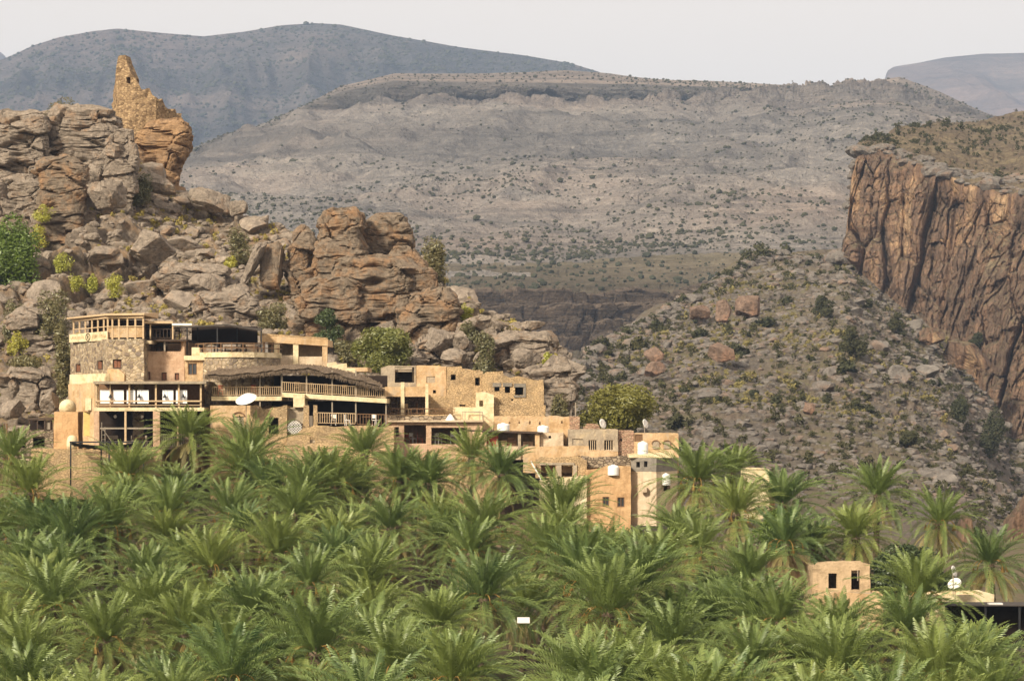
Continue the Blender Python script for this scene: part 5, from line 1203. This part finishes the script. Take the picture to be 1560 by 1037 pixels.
# --- D: thatched terrace
DH = 190.5
t = T('thatched_terrace', "long two-level terrace under a shaggy palm-thatch roof, middle of the village", 'terrace', P(450, 660, DH))
def slope_box(mb, px0, py0, px1, py1, th, D, d, back=0):
    """a beam or slab from (px0,py0) to (px1,py1) on its top edge, th pixels thick, d metres deep"""
    a, b, e, g_ = P(px0, py0, D), P(px1, py1, D), P(px1, py1 + th, D), P(px0, py0 + th, D); D0, D1 = D + back, D + back + d
    return mb.add([(g_[0],D0,g_[2]),(e[0],D0,e[2]),(b[0],D0,b[2]),(a[0],D0,a[2]),(g_[0],D1,g_[2]),(e[0],D1,e[2]),(b[0],D1,b[2]),(a[0],D1,a[2])], [(0,1,2,3),(7,6,5,4),(0,4,5,1),(1,5,6,2),(2,6,7,3),(3,7,4,0)])
MB().pbox(322, 603.5, 429, 610, DH, 6).build('floor', M_CREAM, t)
slope_box(MB(), 429.5, 597.5, 589, 607, 7, DH - .6, 6).build('floor', M_CREAM, t)
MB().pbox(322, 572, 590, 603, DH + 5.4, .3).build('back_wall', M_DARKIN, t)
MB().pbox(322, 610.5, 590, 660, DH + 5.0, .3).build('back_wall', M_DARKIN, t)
for px in (360, 396, 428.5): MB().pbox(px - 1, 566, px + 1, 603.5, DH + .05, .1).build('post', M_METAL, t)
for px, a in ((429.5, 598), (467, 600), (506, 602), (542, 604)): MB().pbox(px - 1, 564, px + 1, a, DH - .5, .1).build('post', M_METAL, t)
for px, a in ((396, 640), (506, 640), (542, 642), (588, 650)): MB().pbox(px - 1, 612, px + 1, a, DH - .3, .12).build('post', M_METAL, t)
mb = MB(); railing(mb, P(324, 603.5, DH + .05), P(428, 603.5, DH + .05), .78, .17, .028); mb.build('railing', M_LWOOD, t)
mb = MB(); railing(mb, P(430, 597.5, DH - .5), P(588, 607, DH - .5), .85, .17, .028); mb.build('railing', M_LWOOD, t)
# thatch: a bowed roof sheet and a shaggy fringe of straws
top = np.array([(316,567),(330,561),(350,562),(370,559),(390,557),(410,558),(430,556),(450,555),(475,556),(500,560),(525,565),(548,571),(566,579),(578,586)], float)
bot = np.array([(316,574),(330,578),(350,577),(370,574),(390,573),(410,572),(430,567),(450,566),(475,567),(500,573),(525,579),(548,585),(566,589),(578,591)], float)
pxs = np.linspace(316, 578, 110); tp = np.interp(pxs, top[:, 0], top[:, 1]); bt = np.interp(pxs, bot[:, 0], bot[:, 1]); bt = tp + (bt - tp) * .72; G_ = []
for v_, (Dk, f) in enumerate(((DH + 5.6, 0.), (DH + 4, 0.), (DH + 2.2, 0.02), (DH + .6, .2), (DH - .6, .5), (DH - 1.2, .85), (DH - 1.1, 1.0), (DH + 1.0, .95), (DH + 4.5, .5))):
    rise = {0: 1.2, 1: .6, 2: .15}.get(v_, 0)
    G_.append(np.stack([(pxs - CX) * (DH - .8) / F, np.full_like(pxs, Dk), (HY - (tp + (bt - tp) * f)) * (DH - .8) / F + (-.25 if v_ < 2 else 0) + 0 * rise], -1))
G_ = np.array(G_); G_[:7] += (fbm(G_[:7].reshape(-1, 3) * 1.3, 4, 33) * .28).reshape(7, -1, 1) * np.array([.2, .6, 1])
ii = np.arange(9 * 110).reshape(9, 110); Fq = np.stack([ii[:-1, 1:], ii[:-1, :-1], ii[1:, :-1], ii[1:, 1:]], -1).reshape(-1, 4)
rf = link('roof', npmesh('roof', G_.reshape(-1, 3) - np.array(t.location), Fq), M_THATCH, t)
q = np.random.default_rng(44); n_ = 7000; k = q.integers(0, 110, n_); f = q.random(n_) ** .7 * 1.02; D_ = DH - 1.0 + (1 - f) * 2.4 * q.uniform(.8, 1.1, n_)
px = pxs[k] + q.normal(size=n_) * 1.5; pyq = tp[k] + (bt[k] - tp[k]) * f - 1.2 * (1 - f)
b0 = np.stack([(px - CX) * (DH - .8) / F, D_, (HY - pyq) * (DH - .8) / F + .06], -1)
dr = np.stack([q.normal(size=n_) * .35, -.35 - q.random(n_) * .4, -.5 - q.random(n_) * .7], -1); dr /= np.linalg.norm(dr, axis=1)[:, None]
ln = q.uniform(.2, .55, n_)[:, None]; wd = np.array([.028, 0, 0])
S_ = np.stack([b0 - wd, b0 + wd, b0 + dr * ln + wd * .4, b0 + dr * ln - wd * .4], 1).reshape(-1, 3)
link('straw_fringe', npmesh('straw_fringe', S_ - np.array(t.location), np.arange(4 * n_).reshape(-1, 4)), M_THATCH, rf)
for k_, (px, m_, lb) in enumerate(((336,M_RED,"reddish chair at the left end of the thatched balcony"),(352,M_LWOOD,"pale chair right of the reddish one on the thatched balcony"),(372,M_LWOOD,"pale chair behind the white parasol on the thatched balcony"),(388,M_RED,"reddish chair by the second thin post of the thatched balcony"),(405,M_LWOOD,"pale chair on the left half of the thatched balcony near its end"))): chair(px, 603.4, DH + 1.2, m_, lb, k_ * .9)
for k_, (px, m_, lb) in enumerate(((344, M_WOOD, "left wooden table on the thatched balcony"), (396, M_WOOD, "right wooden table on the left half of the thatched balcony"))): table(px, 603.4, DH + 1.6, m_, lb)
for k_, (px, py, lb) in enumerate(((452,598.2,"pale chair near the left end of the sloping thatched balcony"),(478,599.5,"pale chair right of the second post of the sloping balcony"),(500,601,"pale chair in the middle of the sloping balcony"),(525,602.5,"pale chair toward the right end of the sloping balcony"),(556,604.5,"pale chair at the right end of the sloping balcony"))): chair(px, py, DH + .9, M_LWOOD, lb, k_ * 1.1)
# lower level of D
house('lower_house', "ochre walled room with an arched window under the thatched balcony", 320, 381, 617.5, 760, 189.6, 4.5, [(355,634,372,650,'board')], M_OCH, parapet=.05)
mb = MB(); c = (X(363.5, 189.6), Z(634, 189.6)); R_ = X(372.5, 189.6) - c[0]
for k in range(10):
    a_, b_ = pi*k/10, pi*(k+1)/10; mb.bar((c[0]+R_*cos(a_), 189.55, c[1]+R_*.7*sin(a_)), (c[0]+R_*cos(b_), 189.55, c[1]+R_*.7*sin(b_)), .06)
tag(mb.build('window_arch', M_WOOD), "curved brown arch moulding over the window under the white parasol", 'arch')
house('stone_pier_house', "stone-faced room with a dark doorway between the arched window and the lattice screen", 381.5, 437, 618, 760, 188.8, 5, [(409,636,424,661,'open')], M_MUDST, top=[(381,620),(392,617),(400,622),(415,619),(437,618.5)], rag=.12, parapet=.3)
t = T('parasol', "white round parasol tilted to the left in front of the thatched balcony", 'parasol', P(375, 650, 187.6)); c = np.array(P(375, 608, 187.6))
n_ = 20; V_ = [c + (-.1, -.15, .28)]
for r_, h_ in ((.45, .26), (.85, .02)):
    for k in range(n_): a_ = 2*pi*k/n_; V_.append(c + (r_*cos(a_), r_*.95*sin(a_), h_ + r_ * (.18 * cos(a_) + .52 * sin(a_))))
Fp = [(0, 1+k, 1+(k+1) % n_) for k in range(n_)] + [(1+k, 1+n_+k, 1+n_+(k+1) % n_, 1+(k+1) % n_) for k in range(n_)]
MB().add(V_, Fp).build('canopy', M_WHITE, t).modifiers.new('thickness', 'SOLIDIFY').thickness = .02
MB().bar(c + (0, 0, .3), P(375, 650, 187.6), .03, 8).build('pole', M_METAL, t)
t = T('lattice_screen', "round white-and-dark lattice screen beside the stone-faced doorway", 'screen', P(449, 664, 188.6)); c = P(449, 651, 188.6); mb = MB(); Rr = .62
for s1 in (-1, 1):
    for k in range(-4, 5):
        o1 = k * .15; hl = math.sqrt(max(0, Rr*Rr - o1*o1)); cs = cos(pi/4)
        A = (c[0] + (o1 - hl)*cs, c[1], c[2] + s1*(-(o1) - hl)*cs); B = (c[0] + (o1 + hl)*cs, c[1], c[2] + s1*(-(o1) + hl)*cs); mb.bar(A, B, .028)
mb.build('lattice', M_WHITE, t)
mb = MB()
for k in range(20): a_, b_ = 2*pi*k/20, 2*pi*(k+1)/20; mb.bar((c[0]+Rr*cos(a_), c[1], c[2]+Rr*sin(a_)), (c[0]+Rr*cos(b_), c[1], c[2]+Rr*sin(b_)), .045)
mb.build('rim', M_DWOOD, t)
house('white_block', "cream square block under the sloping balcony, above the lattice screen", 447, 464, 600.5, 620, 189.2, 3, [], M_CREAM, cat='wall', roof=False)
house('service_room', "grey box room with dark front between cream block and stone pillars", 438, 463, 620.5, 645, 189.6, 2.6, [(440,623,461,636,'board')], M_GREY, parapet=.03)
for a, b, lb in ((461.5, 470.5, "left rough stone pillar beneath the sloping balcony"), (477, 483, "right rough stone pillar beneath the sloping balcony")):
    house('stone_pillar', lb, a, b, 617, 662, 188.9, .6, [], M_MUDST, cat='pillar', roof=False, thick=.15, jit=.05)
tag(MB().pbox(471, 633, 476, 652, 189.4, .4).build('water_heater', M_WHITE), "small white upright box between the two stone pillars", 'box')
t = T('railing', "pale metal railing along the terrace below the sloping balcony", 'railing', P(512, 646, 188.8)); mb = MB(); railing(mb, P(484, 646, 188.8), P(541, 647.5, 188.8), .95, .19, .03); mb.build('bars', M_LWOOD, t)
t = T('railing', "dark wooden railing right of the pale one, below the sloping balcony", 'railing', P(565, 648, 188.9)); mb = MB(); railing(mb, P(544, 648, 188.9), P(590, 649, 188.9), .95, .24, .03); mb.build('bars', M_WOOD, t)
house('terrace_wall', "rough ochre retaining wall with a dark hole, behind the tall palms in the middle", 437, 600, 647, 780, 188.2, 3, [(472,666,480,675,'open')], M_MUDST, cat='wall', top=[(437,664),(452,660),(462,650),(485,648),(510,650),(540,648),(600,650)], rag=.18, jit=.07)
for k_, (px, D, m_, lb) in enumerate(((498, 191, M_WOOD, "table behind the pale railing"), (560, 191, M_WOOD, "table behind the dark wooden railing"))): table(px, 648, D, m_, lb)
for k_, (px, lb) in enumerate(((508, "white chair behind the pale railing"), (530, "white chair at the right end of the pale railing"), (572, "white chair behind the dark wooden railing"))): chair(px, 648, 190.8, M_WHITE, lb, k_ * 1.3)

# --- E: columned pavilion above the thatch
DE = 200
t = T('columned_pavilion', "ochre flat-roofed pavilion with square columns above the thatched roof", 'pavilion', P(448, 570, DE))
slope_box(MB(), 396, 510.5, 499.5, 517, 10, DE, 5.5).build('roof', M_OCH, t)
slope_box(MB(), 397, 507.5, 498, 514.2, 2.4, DE, .5, .4).build('parapet', M_MUDST, t)
for a, b in ((417.5, 425.5), (446.5, 454.5), (491, 498.5)): MB().pbox(a, 519, b, 562, DE + .1, .45).build('column', M_CREAM if a < 460 else M_OCH, t)
MB().pbox(404, 516, 408, 562, DE + .15, .2).build('post', M_WHITE, t)
MB().pbox(426, 541, 446, 560, DE + .2, .15).build('parapet', M_PALE, t); MB().pbox(455, 543, 490.5, 560, DE + .2, .15).build('parapet', M_PALE, t)
MB().pbox(400, 519, 498, 565, DE + 4.4, .3).build('back_wall', M_GREY, t)
MB().pbox(398, 559.5, 560, 566, DE - .2, 6).build('floor', M_OCH, t)
house('parapet_wall', "stepped cream wall strip right of the columned pavilion", 498, 542, 550, 568, 198, .5, [], M_CREAM, cat='wall', roof=False, thick=.12, top=[(498,553),(512,551),(513,555),(528,553),(529,560),(542,563)])

# --- F: ruined mud houses right of the thatch
house('roofless_house', "grey-plastered ruined house with a big square open room, right of the thatch", 580, 634, 556.5, 640, 199, 6, [(601.5,559,631,582.5,'open')], M_GREY, top=[(580,560),(592,557),(634,556.5)], rag=.05, parapet=.15)
house('roofless_house', "tan plastered ruined house with a pale walled-up window", 634.5, 680, 556, 660, 198.6, 5, [(649.5,573,663,583,'board'),(659.5,594,664,599,'open')], M_OCH, top=[(634,556.5),(655,557),(668,556),(680,559)], rag=.08, parapet=.1)
house('roofless_house', "broken mud-and-stone house with one small square window and a collapsed corner", 680.5, 735, 558, 660, 198.2, 5, [(686.5,570,694,579,'open'),(724,575,731,587,'open')], M_MUDST, top=[(680,559),(703,558),(704,561.5),(722,561),(731,563.5),(733,567),(735,568)], rag=.22, jit=.07, parapet=.02)
house('ruined_stone_house', "largest ruined mud house with three black square windows and a sloping broken top", 735.5, 828, 565, 700, 196.8, 6, [(753,589,761,596,'open'),(769,588.5,777,598,'open'),(784.5,589.5,797,601.5,'open'),(779,607,782,610,'open')], M_MUDST,
      top=[(735,571),(741,566),(753,565),(766,566),(767,573),(790,574.5),(806,578),(828,580.5)], rag=.12, jit=.06, parapet=.12)
t2 = bpy.data.objects[-1] if False else None
mb = MB()
for a, b_, c_, d_ in ((750.5,583,763.5,589),(766,583,780,588.5),(783,584,801,589.5),(797.5,590,801,602)): mb.pbox(a, b_, c_, d_, 196.72, .08)
mb.pbox(783, 602, 801, 605, 196.72, .08)
tag(mb.build('window_surround', M_DGREY), "grey cement patches round the three black windows of the largest ruin", 'patch')
house('mud_wall_block', "cream plastered block with a small dark window, stepped against the largest ruin", 725, 752, 597, 700, 195.2, 1.2, [(730,609.5,736,619,'open')], M_CREAM, top=[(725,598),(738,596.5),(752,601)], roof=False, thick=.2, cat='wall')
house('mud_wall', "lower course of the largest ruin, a tan wall ledge below its windows", 752.5, 831, 617, 700, 195.8, .7, [], M_MUDST, cat='wall', roof=False, thick=.2, jit=.06, rag=.1)
house('mud_wall', "wide tan mud wall behind the wooden terrace rail, left of the cream block", 648, 725, 603, 700, 196.8, .8, [(700,616,709,619,'open')], M_MUDST, cat='wall', roof=False, thick=.25, jit=.05, rag=.12)
house('mud_wall', "cream low wall behind the thin metal frame", 690, 752, 620, 700, 194.4, .5, [], M_CREAM, cat='wall', roof=False, thick=.15, rag=.05)
house('retaining_wall', "long ochre wall with small vertical slots below the largest ruin", 752.5, 882, 632, 700, 193.6, 1.2, [(775,640,777.5,645,'open'),(790,639.5,792.5,645,'open'),(806,640,808.5,646,'open'),(821,641,823.5,647,'open'),(854.5,640,857.5,645,'open')], M_OCH, top=[(752,634),(800,633),(830,634.5),(870,634),(882,637)], cat='wall', roof=False, thick=.3, rag=.12)
house('corner_turret', "short broken reddish wall stub at the right end of the slotted wall", 868, 882.5, 634, 700, 192.9, .6, [], M_BRICK, cat='wall', roof=False, thick=.15, rag=.25)
tag(MB().bar(P(877, 660, 194.6), P(877, 613, 194.6), .06, 6).build('pole', M_METAL), "thin dark post standing behind the broken wall stub", 'pole')
# balcony of the grey ruin
t = T('ruin_balcony', "ochre balcony with a white corner column, joining thatched terrace and grey ruin", 'balcony', P(620, 640, 194))
mb = MB(); mb.pbox(586, 589, 652, 600.5, 193.8, .3); mb.build('parapet', M_OCH, t); MB().pbox(586, 600.7, 652, 604, 193.8, 5).build('floor', M_OCH, t)
MB().pbox(610.5, 582, 616, 632, 193.7, .35).build('column', M_CREAM, t); MB().pbox(648, 585, 652.5, 632, 193.7, .3).build('column', M_CREAM, t)
MB().pbox(588, 604, 648, 640, 198.3, .3).build('back_wall', M_DRYST, t); MB().pbox(586, 631.5, 690, 640, 193.5, 5).build('floor', M_MUDST, t)
mb = MB(); railing(mb, P(588, 631.4, 193.7), P(692, 631.4, 193.7), .5, .5, .03); mb.build('railing', M_WOOD, t)
for k_, (px, lb) in enumerate(((600, "dark chair in the shade of the ruin's balcony, left one"), (622, "chair between the two white columns of the ruin's balcony"), (638, "chair by the right white column of the ruin's balcony"))): chair(px, 631.3, 195.5, (M_DWOOD, M_LWOOD, M_WOOD)[k_], lb, k_)
t = T('frame', "thin rusty metal frame like an empty shelter on the terrace below the ruins", 'frame', P(720, 656, 192.6)); mb = MB()
for px, D in ((705, 192), (735, 192), (708.5, 194), (731, 194)): MB().bar(P(px, 658, D), P(px, 627, D), .04).build('post', M_METAL, t)
for a, b in (((705,627,192),(735,628,192)),((708.5,627,194),(731,627,194)),((705,627,192),(708.5,627,194)),((735,628,192),(731,627,194))): mb.bar(P(*a), P(*b), .04)
mb.build('top_rail', M_METAL, t)
# --- G: row of open shops
t = house('terrace_house', "pinkish terrace house with two wide dark openings showing tables, below the ruins", 590, 735, 642, 790, 190.6, 6, [(598.5,650,607.5,664,'open'),(615.5,647,649,675.5,'open'),(657,651,712,676.5,'open')], M_PINK, parapet=.1)
MB().pbox(589, 640, 736, 642.6, 190.2, 6.5).build('roof_slab', M_PALE, t)
house('terrace_wall', "rough dry-stone wall below the right dark opening of the pinkish house", 652, 760, 681, 790, 189.9, .5, [], M_MUDST, cat='wall', roof=False, thick=.15, rag=.1, top=[(652,690),(660,682),(760,681)], jit=.08)
house('parapet_wall', "low rough stone wall on top of the pinkish terrace house", 590, 690, 633, 641, 191.6, .4, [], M_DRYST, cat='wall', roof=False, thick=.1, rag=.15, jit=.06)
for k_, (px, m_, lb) in enumerate(((621,M_RED,"red chair in the left part of the wide opening"),(629,M_WHITE,"white chair beside the red one in the wide opening"),(640,M_RED,"second red chair, right of the white one in the wide opening"),(668,M_WHITE,"white chair at the left of the right-hand opening"),(690,M_WHITE,"white chair in the middle of the right-hand opening"),(702,M_LWOOD,"pale chair at the right of the right-hand opening"))): chair(px, 676, 192.6, m_, lb, k_ * .8)
for px, lb in ((634, "small table in the wide dark opening"), (680, "small table in the right-hand dark opening")): table(px, 676, 193.2, M_LWOOD, lb)
tag(MB().pbox(627.5, 636, 638, 642, 190.5, .6).build('air_conditioner', M_METAL), "small grey box unit on the roof edge above the wide opening", 'air conditioner')
c = P(686, 642, 190.9); tag(MB().lathe(c, [(.42, 0), (.38, .2), (.16, .5), (.06, .62)], 10).build('tarp_heap', M_WHITE), "white pointed heap under a sheet on the roof edge right of the grey box unit", 'heap')
t = T('lean_to_terrace', "low timber-roofed shelter with a red door and brown boxes, right of the pinkish house", 'shelter', P(770, 700, 191))
slope_box(MB(), 704, 654, 827, 658, 2.6, 190.6, 4.5).build('roof', M_DWOOD, t); MB().pbox(736, 660, 826, 690, 194.6, .3).build('back_wall', M_DARKIN, t)
for a, b, m_ in ((736.5, 741, M_PINK), (789, 793.5, M_GREY), (815, 822, M_OCH)): MB().pbox(a, 659.5, b, 700, 190.8, .35).build('pillar', m_, t)
MB().pbox(742, 663, 759, 680, 191.6, .1).build('door', M_RED, t); MB().pbox(736, 679.5, 826, 700, 191.0, 3.6).build('floor', M_PALE, t)
for k_, (a, b_, c_, d_, m_, lb) in enumerate(((763,670,772,679,M_LWOOD,"pale crate right of the red door"),(773,666,787,679,M_WOOD,"brown crate stacked high beside the grey pillar"),(797,672,812,679,M_PINK,"low pinkish crate right of the grey pillar"))):
    cr = T('crate', lb, 'crate', P((a+c_)/2, d_, 192)); x0, x1, z0_, z1_ = X(a,192), X(c_,192), Z(d_,192) + .004, Z(b_,192)
    for j in range(3): zz = z0_ + (z1_ - z0_) * j / 3; MB().box(x0, x1, 192, 192.5, zz + .01, zz + (z1_-z0_)/3 - .03).build('board', m_, cr)
house('white_cube_house', "pale cube hut with one tiny window right of the timber-roofed shelter", 823, 858.5, 659, 700, 191.2, 3, [(835.5,663.5,839.5,667.5,'open')], M_PALE, parapet=.06)
def tank(px0, py0, px1, py1, D, lb):
    x0, x1, z0_, z1_ = X(px0, D), X(px1, D), Z(py1, D), Z(py0, D); r_ = (x1 - x0) / 2; c = ((x0 + x1) / 2, D + r_, z0_); h = z1_ - z0_
    t = T('water_tank', lb, 'water tank', c); prof = [(r_ * .97, 0)]
    for k in range(8): prof += [(r_ * (.97 if k % 2 else 1), h * (.03 + .78 * k / 7))]
    MB().lathe(c, prof + [(r_ * .8, h * .92), (r_ * .35, h * .97)], 20).build('body', M_TANK, t, True); MB().lathe((c[0], c[1], c[2] + h * .97 + .002), [(r_ * .32, 0), (r_ * .3, h * .06)], 14).build('lid', M_TANK, t)
tank(757, 644.5, 776.5, 657, 191.6, "wide white water tank on the shelter roof, left one"); tank(818.5, 648, 836.5, 659, 192, "white water tank on the pale cube hut")
tank(971.5, 672.5, 988, 692, 188.6, "tall white water tank before the ochre block with arches"); tank(926, 708, 943.5, 724, 187.2, "white water tank on top of the orange house")
tank(1008, 721, 1022, 739, 187.9, "pale blue-white tank at the right side of the cream corner house")
# --- H, I, J, K, L, M, N: right end of the village
house('grey_house', "grey flat house with two barred windows near the right end of the village", 866, 941, 654, 720, 191, 6, [(896.5,670,909,686,'bars'),(920.5,670,934,686,'bars'),(872,668,888,678,'board')], M_GREY, parapet=.08)
house('retaining_wall', "long low ochre wall below the pale cube hut and grey house", 797, 941.5, 679, 720, 189.6, 1.3, [], M_OCH, top=[(797,681),(850,679),(897,679.5),(898,687),(941,688)], cat='wall', roof=False, rag=.08)
house('stone_house', "small reddish stone house squeezed between grey house and ochre block", 941.8, 966, 656, 720, 191.4, 5, [(944,668,948,672,'open')], M_BRICK, parapet=.1, rag=.06)
house('brick_hut', "tiny reddish brick hut top showing behind the grey house roof", 890, 914, 645, 700, 197, 3, [], M_BRICK, top=[(890,650),(894,645),(910,645),(914,650)], rag=.05)
t = house('ochre_house', "yellow-ochre block with a brown door and two arched windows, right end of the village", 966.3, 1034, 660, 720, 191.2, 5, [(966.8,661,979,672.5,'door')], M_OCH, parapet=.08)
for cx_ in (999, 1016):
    mb = MB(); R_ = 6.2 * 191.2 / F; c = (X(cx_, 191.2), Z(676, 191.2)); y_ = 191.1
    for k in range(8): a_, b_ = pi*k/8, pi*(k+1)/8; mb.bar((c[0]+R_*cos(a_), y_, c[1]+R_*.9*sin(a_)), (c[0]+R_*cos(b_), y_, c[1]+R_*.9*sin(b_)), .05)
    w_ = mb.build('arched_window', M_WOOD, t); MB().box(c[0]-R_*.8, c[0]+R_*.8, y_ + .02, y_ + .05, c[1]-.4, c[1]+R_*.55).build('pane', M_GREY, w_)
house('roof_ledge', "cream ledge in front of the ochre block, carrying the tall white tank", 958, 1026, 688.5, 697, 188.4, 2.6, [], M_CREAM, top=[(958,693),(972,692),(985,691.5),(1010,689),(1026,688.5)], cat='wall', parapet=.01, thick=.1)
t = T('block_house', "dark grey block house over a cream lower storey at the village's right corner", 'house', P(985, 785, 188.6))
full = [(X(961.5, 188.8), 188.8), (X(1000, 187.4), 187.4), (X(1032, 190.5), 190.5), (X(1030, 196), 196), (X(961.5, 196), 196), (X(961.5, 188.8), 188.8)]
H = [(969,703,974.5,711.5,'open'), (981,702,986.5,711,'open')]
mb = MB(); wall(mb, full, Z(718, 188), Z(697.3, 188), .3, H, .35, None, .03, 1); mb.build('upper_wall', M_DGREY, t)
f2 = [(x_ , y_ - .06) for x_, y_ in full]
mb = MB(); wall(mb, f2, Z(800, 188), Z(718.1, 188), .3, [(1011,738,1021,747.5)], .4, None, .03, 2); mb.build('lower_wall', M_PALE, t)
MB().prism([(x_ * .99, y_ + .4) for x_, y_ in full[:-1]], Z(702, 188), Z(699, 188)).build('roof', M_GREY, t)
tag(MB().pbox(976, 741.5, 985.5, 749.5, 187.3, .5).build('air_conditioner', M_PALE), "small air-conditioning box on the cream lower wall of the block house", 'air conditioner')
house('orange_house', "bright orange plastered house with two dark windows at its foot", 893, 961, 708, 810, 187.6, 6, [(918,756,928,770.5,'glass'),(940.5,757,951.5,772,'glass')], M_ORANGE, top=[(893,716),(915,713),(925,708.5),(961,710)], parapet=.2, thick=.35)
house('half_ruin', "half-ruined grey stone house with two square black openings, above the palms", 816, 893, 694, 728, 188.4, 6, [(824,708.5,846.5,726,'open'),(856,709.5,872,726,'open')], M_MUDST, top=[(816,699),(822,696),(850,695),(880,694.5),(893,700)], parapet=.15, rag=.12, jit=.06)
mb = MB()
for a, b_, c_, d_ in ((822,704.5,875,708),(847.5,708.3,855.2,726),(873,708.3,879,726)): mb.pbox(a, b_, c_, d_, 188.28, .12)
tag(mb.build('window_surround', M_GREY), "grey cement frame round the two square black openings", 'frame')
house('mud_wall', "stone wall top between the half-ruined house and the block house", 880, 961, 694, 712, 189.2, .8, [], M_DRYST, cat='wall', roof=False, thick=.2, rag=.2, jit=.06)
house('garden_wall', "pale ochre wall below the two square black openings, salmon at its right end", 822, 894, 725, 800, 187.2, .8, [(833,738,835.5,740.5,'open')], M_CREAM, cat='wall', roof=False, thick=.2, top=[(822,733),(840,731),(870,726),(893,724)])
t = T('leaning_slab', "pale concrete slab leaning against the left of the half-ruined house", 'slab', P(822, 728, 187.4)); slope_box(MB(), 809, 701, 824, 727, 4, 187.3, .9).build('slab', M_WHITE, t)
house('cream_house', "plain cream flat house standing alone at the far right end of the village", 1138, 1172, 714.5, 790, 184, 5, [], M_CREAM, parapet=.1)
house('orange_wall', "small orange wall end right of the plain cream house", 1172.5, 1180, 738, 790, 185, 3, [], M_ORANGE, cat='wall', roof=False, thick=.1)
# --- O: buildings in the grove, lower right
house('mud_house', "small tan mud house with two dark doorways among the palms, lower right", 1238, 1326, 856, 960, 152, 5, [(1262,873,1275,896,'open'),(1297,868,1310,898,'open')], plaster("tan_mud_plaster", (.55,.41,.26), (.46,.34,.21), streak=.6), top=[(1238,863),(1246,857),(1285,854.5),(1310,855),(1326,860)], parapet=.25, rag=.05)
house('mud_wall', "tan wall with a white end behind palms left of the small mud house", 1172, 1234, 845, 900, 156, 1.5, [], M_PINK, cat='wall', roof=False, thick=.3, top=[(1172,848),(1200,844),(1234,846)])
house('garden_wall', "low tan terrace wall running right from the small mud house", 1245, 1346, 899, 960, 149.5, 3, [], M_OCH, cat='wall', parapet=.02, top=[(1245,898),(1300,903),(1346,906)])
house('flat_house', "low cream flat-roofed house behind the drooping palm, lower right", 1395, 1515, 905, 950, 146, 5, [], M_CREAM, top=[(1395,913),(1440,906),(1515,905)], parapet=.05)
t = T('dark_shed', "dark open shed under a flat sheet roof at the right edge", 'shed', P(1510, 975, 138))
MB().pbox(1440, 921.5, 1620, 923, 138, 2.4).build('roof', M_CANOPY, t); MB().pbox(1440, 923, 1620, 985, 140.2, .2).build('back_wall', M_DARKIN, t)
for px in (1442, 1500, 1552, 1612): MB().pbox(px, 923.1, px + 3, 990, 138.1, .15).build('post', M_BLACK, t)
tag(MB().pbox(1507, 918.5, 1528, 921.2, 138.4, .5).build('board', M_WHITE), "white board lying on the roof of the dark shed", 'board')
tag(MB().pbox(788, 943, 807, 948.5, 129, 1.4).build('cool_box', M_WHITE), "white box roof glimpsed between palms in the lower middle of the grove", 'box')
tag(MB().pbox(1306, 868, 1307.5, 884, 151.9, .05).build('pipe', M_METAL), "thin pipe by the right doorway of the small mud house", 'pipe')
def dish(px, py, D, r_, lb, az=-.5, el=.5, pole=.9):
    c = np.array(P(px, py, D)); t = T('satellite_dish', lb, 'satellite dish', c - (0, 0, pole))
    ax = np.array([sin(az) * cos(el), -cos(az) * cos(el), sin(el)]); u_ = np.cross(ax, (0, 0, 1)); u_ /= np.linalg.norm(u_); v_ = np.cross(u_, ax); V_ = [c]; Fp = []
    for j, (rr_, dd) in enumerate(((.5, .05), (1, .2))):
        for k in range(18): a_ = 2*pi*k/18; V_.append(c + (u_*cos(a_) + v_*sin(a_)) * r_ * rr_ + ax * dd * r_)
    Fp = [(0, 1+k, 1+(k+1) % 18) for k in range(18)] + [(1+k, 19+k, 19+(k+1) % 18, 1+(k+1) % 18) for k in range(18)]
    o = MB().add(V_, Fp).build('reflector', M_WHITE, t, True); o.modifiers.new('thickness', 'SOLIDIFY').thickness = .03
    MB().bar(c, c - (0, 0, pole), .035, 6).build('pole', M_METAL, t); MB().bar(c - v_ * r_ * .8, c + ax * r_ * .9, .02).bar(c + ax * r_ * .85, c + ax * r_, .06).build('receiver_arm', M_METAL, t)
dish(917, 645.5, 192.5, .42, "left white satellite dish on the roof of the grey house", .9, .3, .5); dish(982, 645.5, 193, .40, "right white satellite dish above the ochre block", 1.0, .3, .8)
dish(1452, 870, 144, .36, "small white satellite dish on a pole behind the drooping palm", 1.0, .3, 1.6); dish(1455, 890, 145, .45, "large pale mesh satellite dish below the small one, lower right", -.6, .7, .9)
# ------------------------------------------------------------------ haze: the warm dusty air of the valley
hz = MB().box(-3600, 3600, -500, 11000, -560, 1150).build('haze', None)
hm = bpy.data.materials.new("haze"); hm.use_nodes = True; ht = hm.node_tree; ht.nodes.clear()
ho = ht.nodes.new('ShaderNodeOutputMaterial'); hv = ht.nodes.new('ShaderNodeVolumePrincipled')
hv.inputs['Color'].default_value = (.50, .68, 1.0, 1); hv.inputs['Density'].default_value = 0.00011; hv.inputs['Anisotropy'].default_value = 0.0
ht.links.new(hv.outputs[0], ho.inputs['Volume']); hz.data.materials.append(hm); tag(hz, "thin bluish haze filling the valley air", 'haze', None, 'stuff')
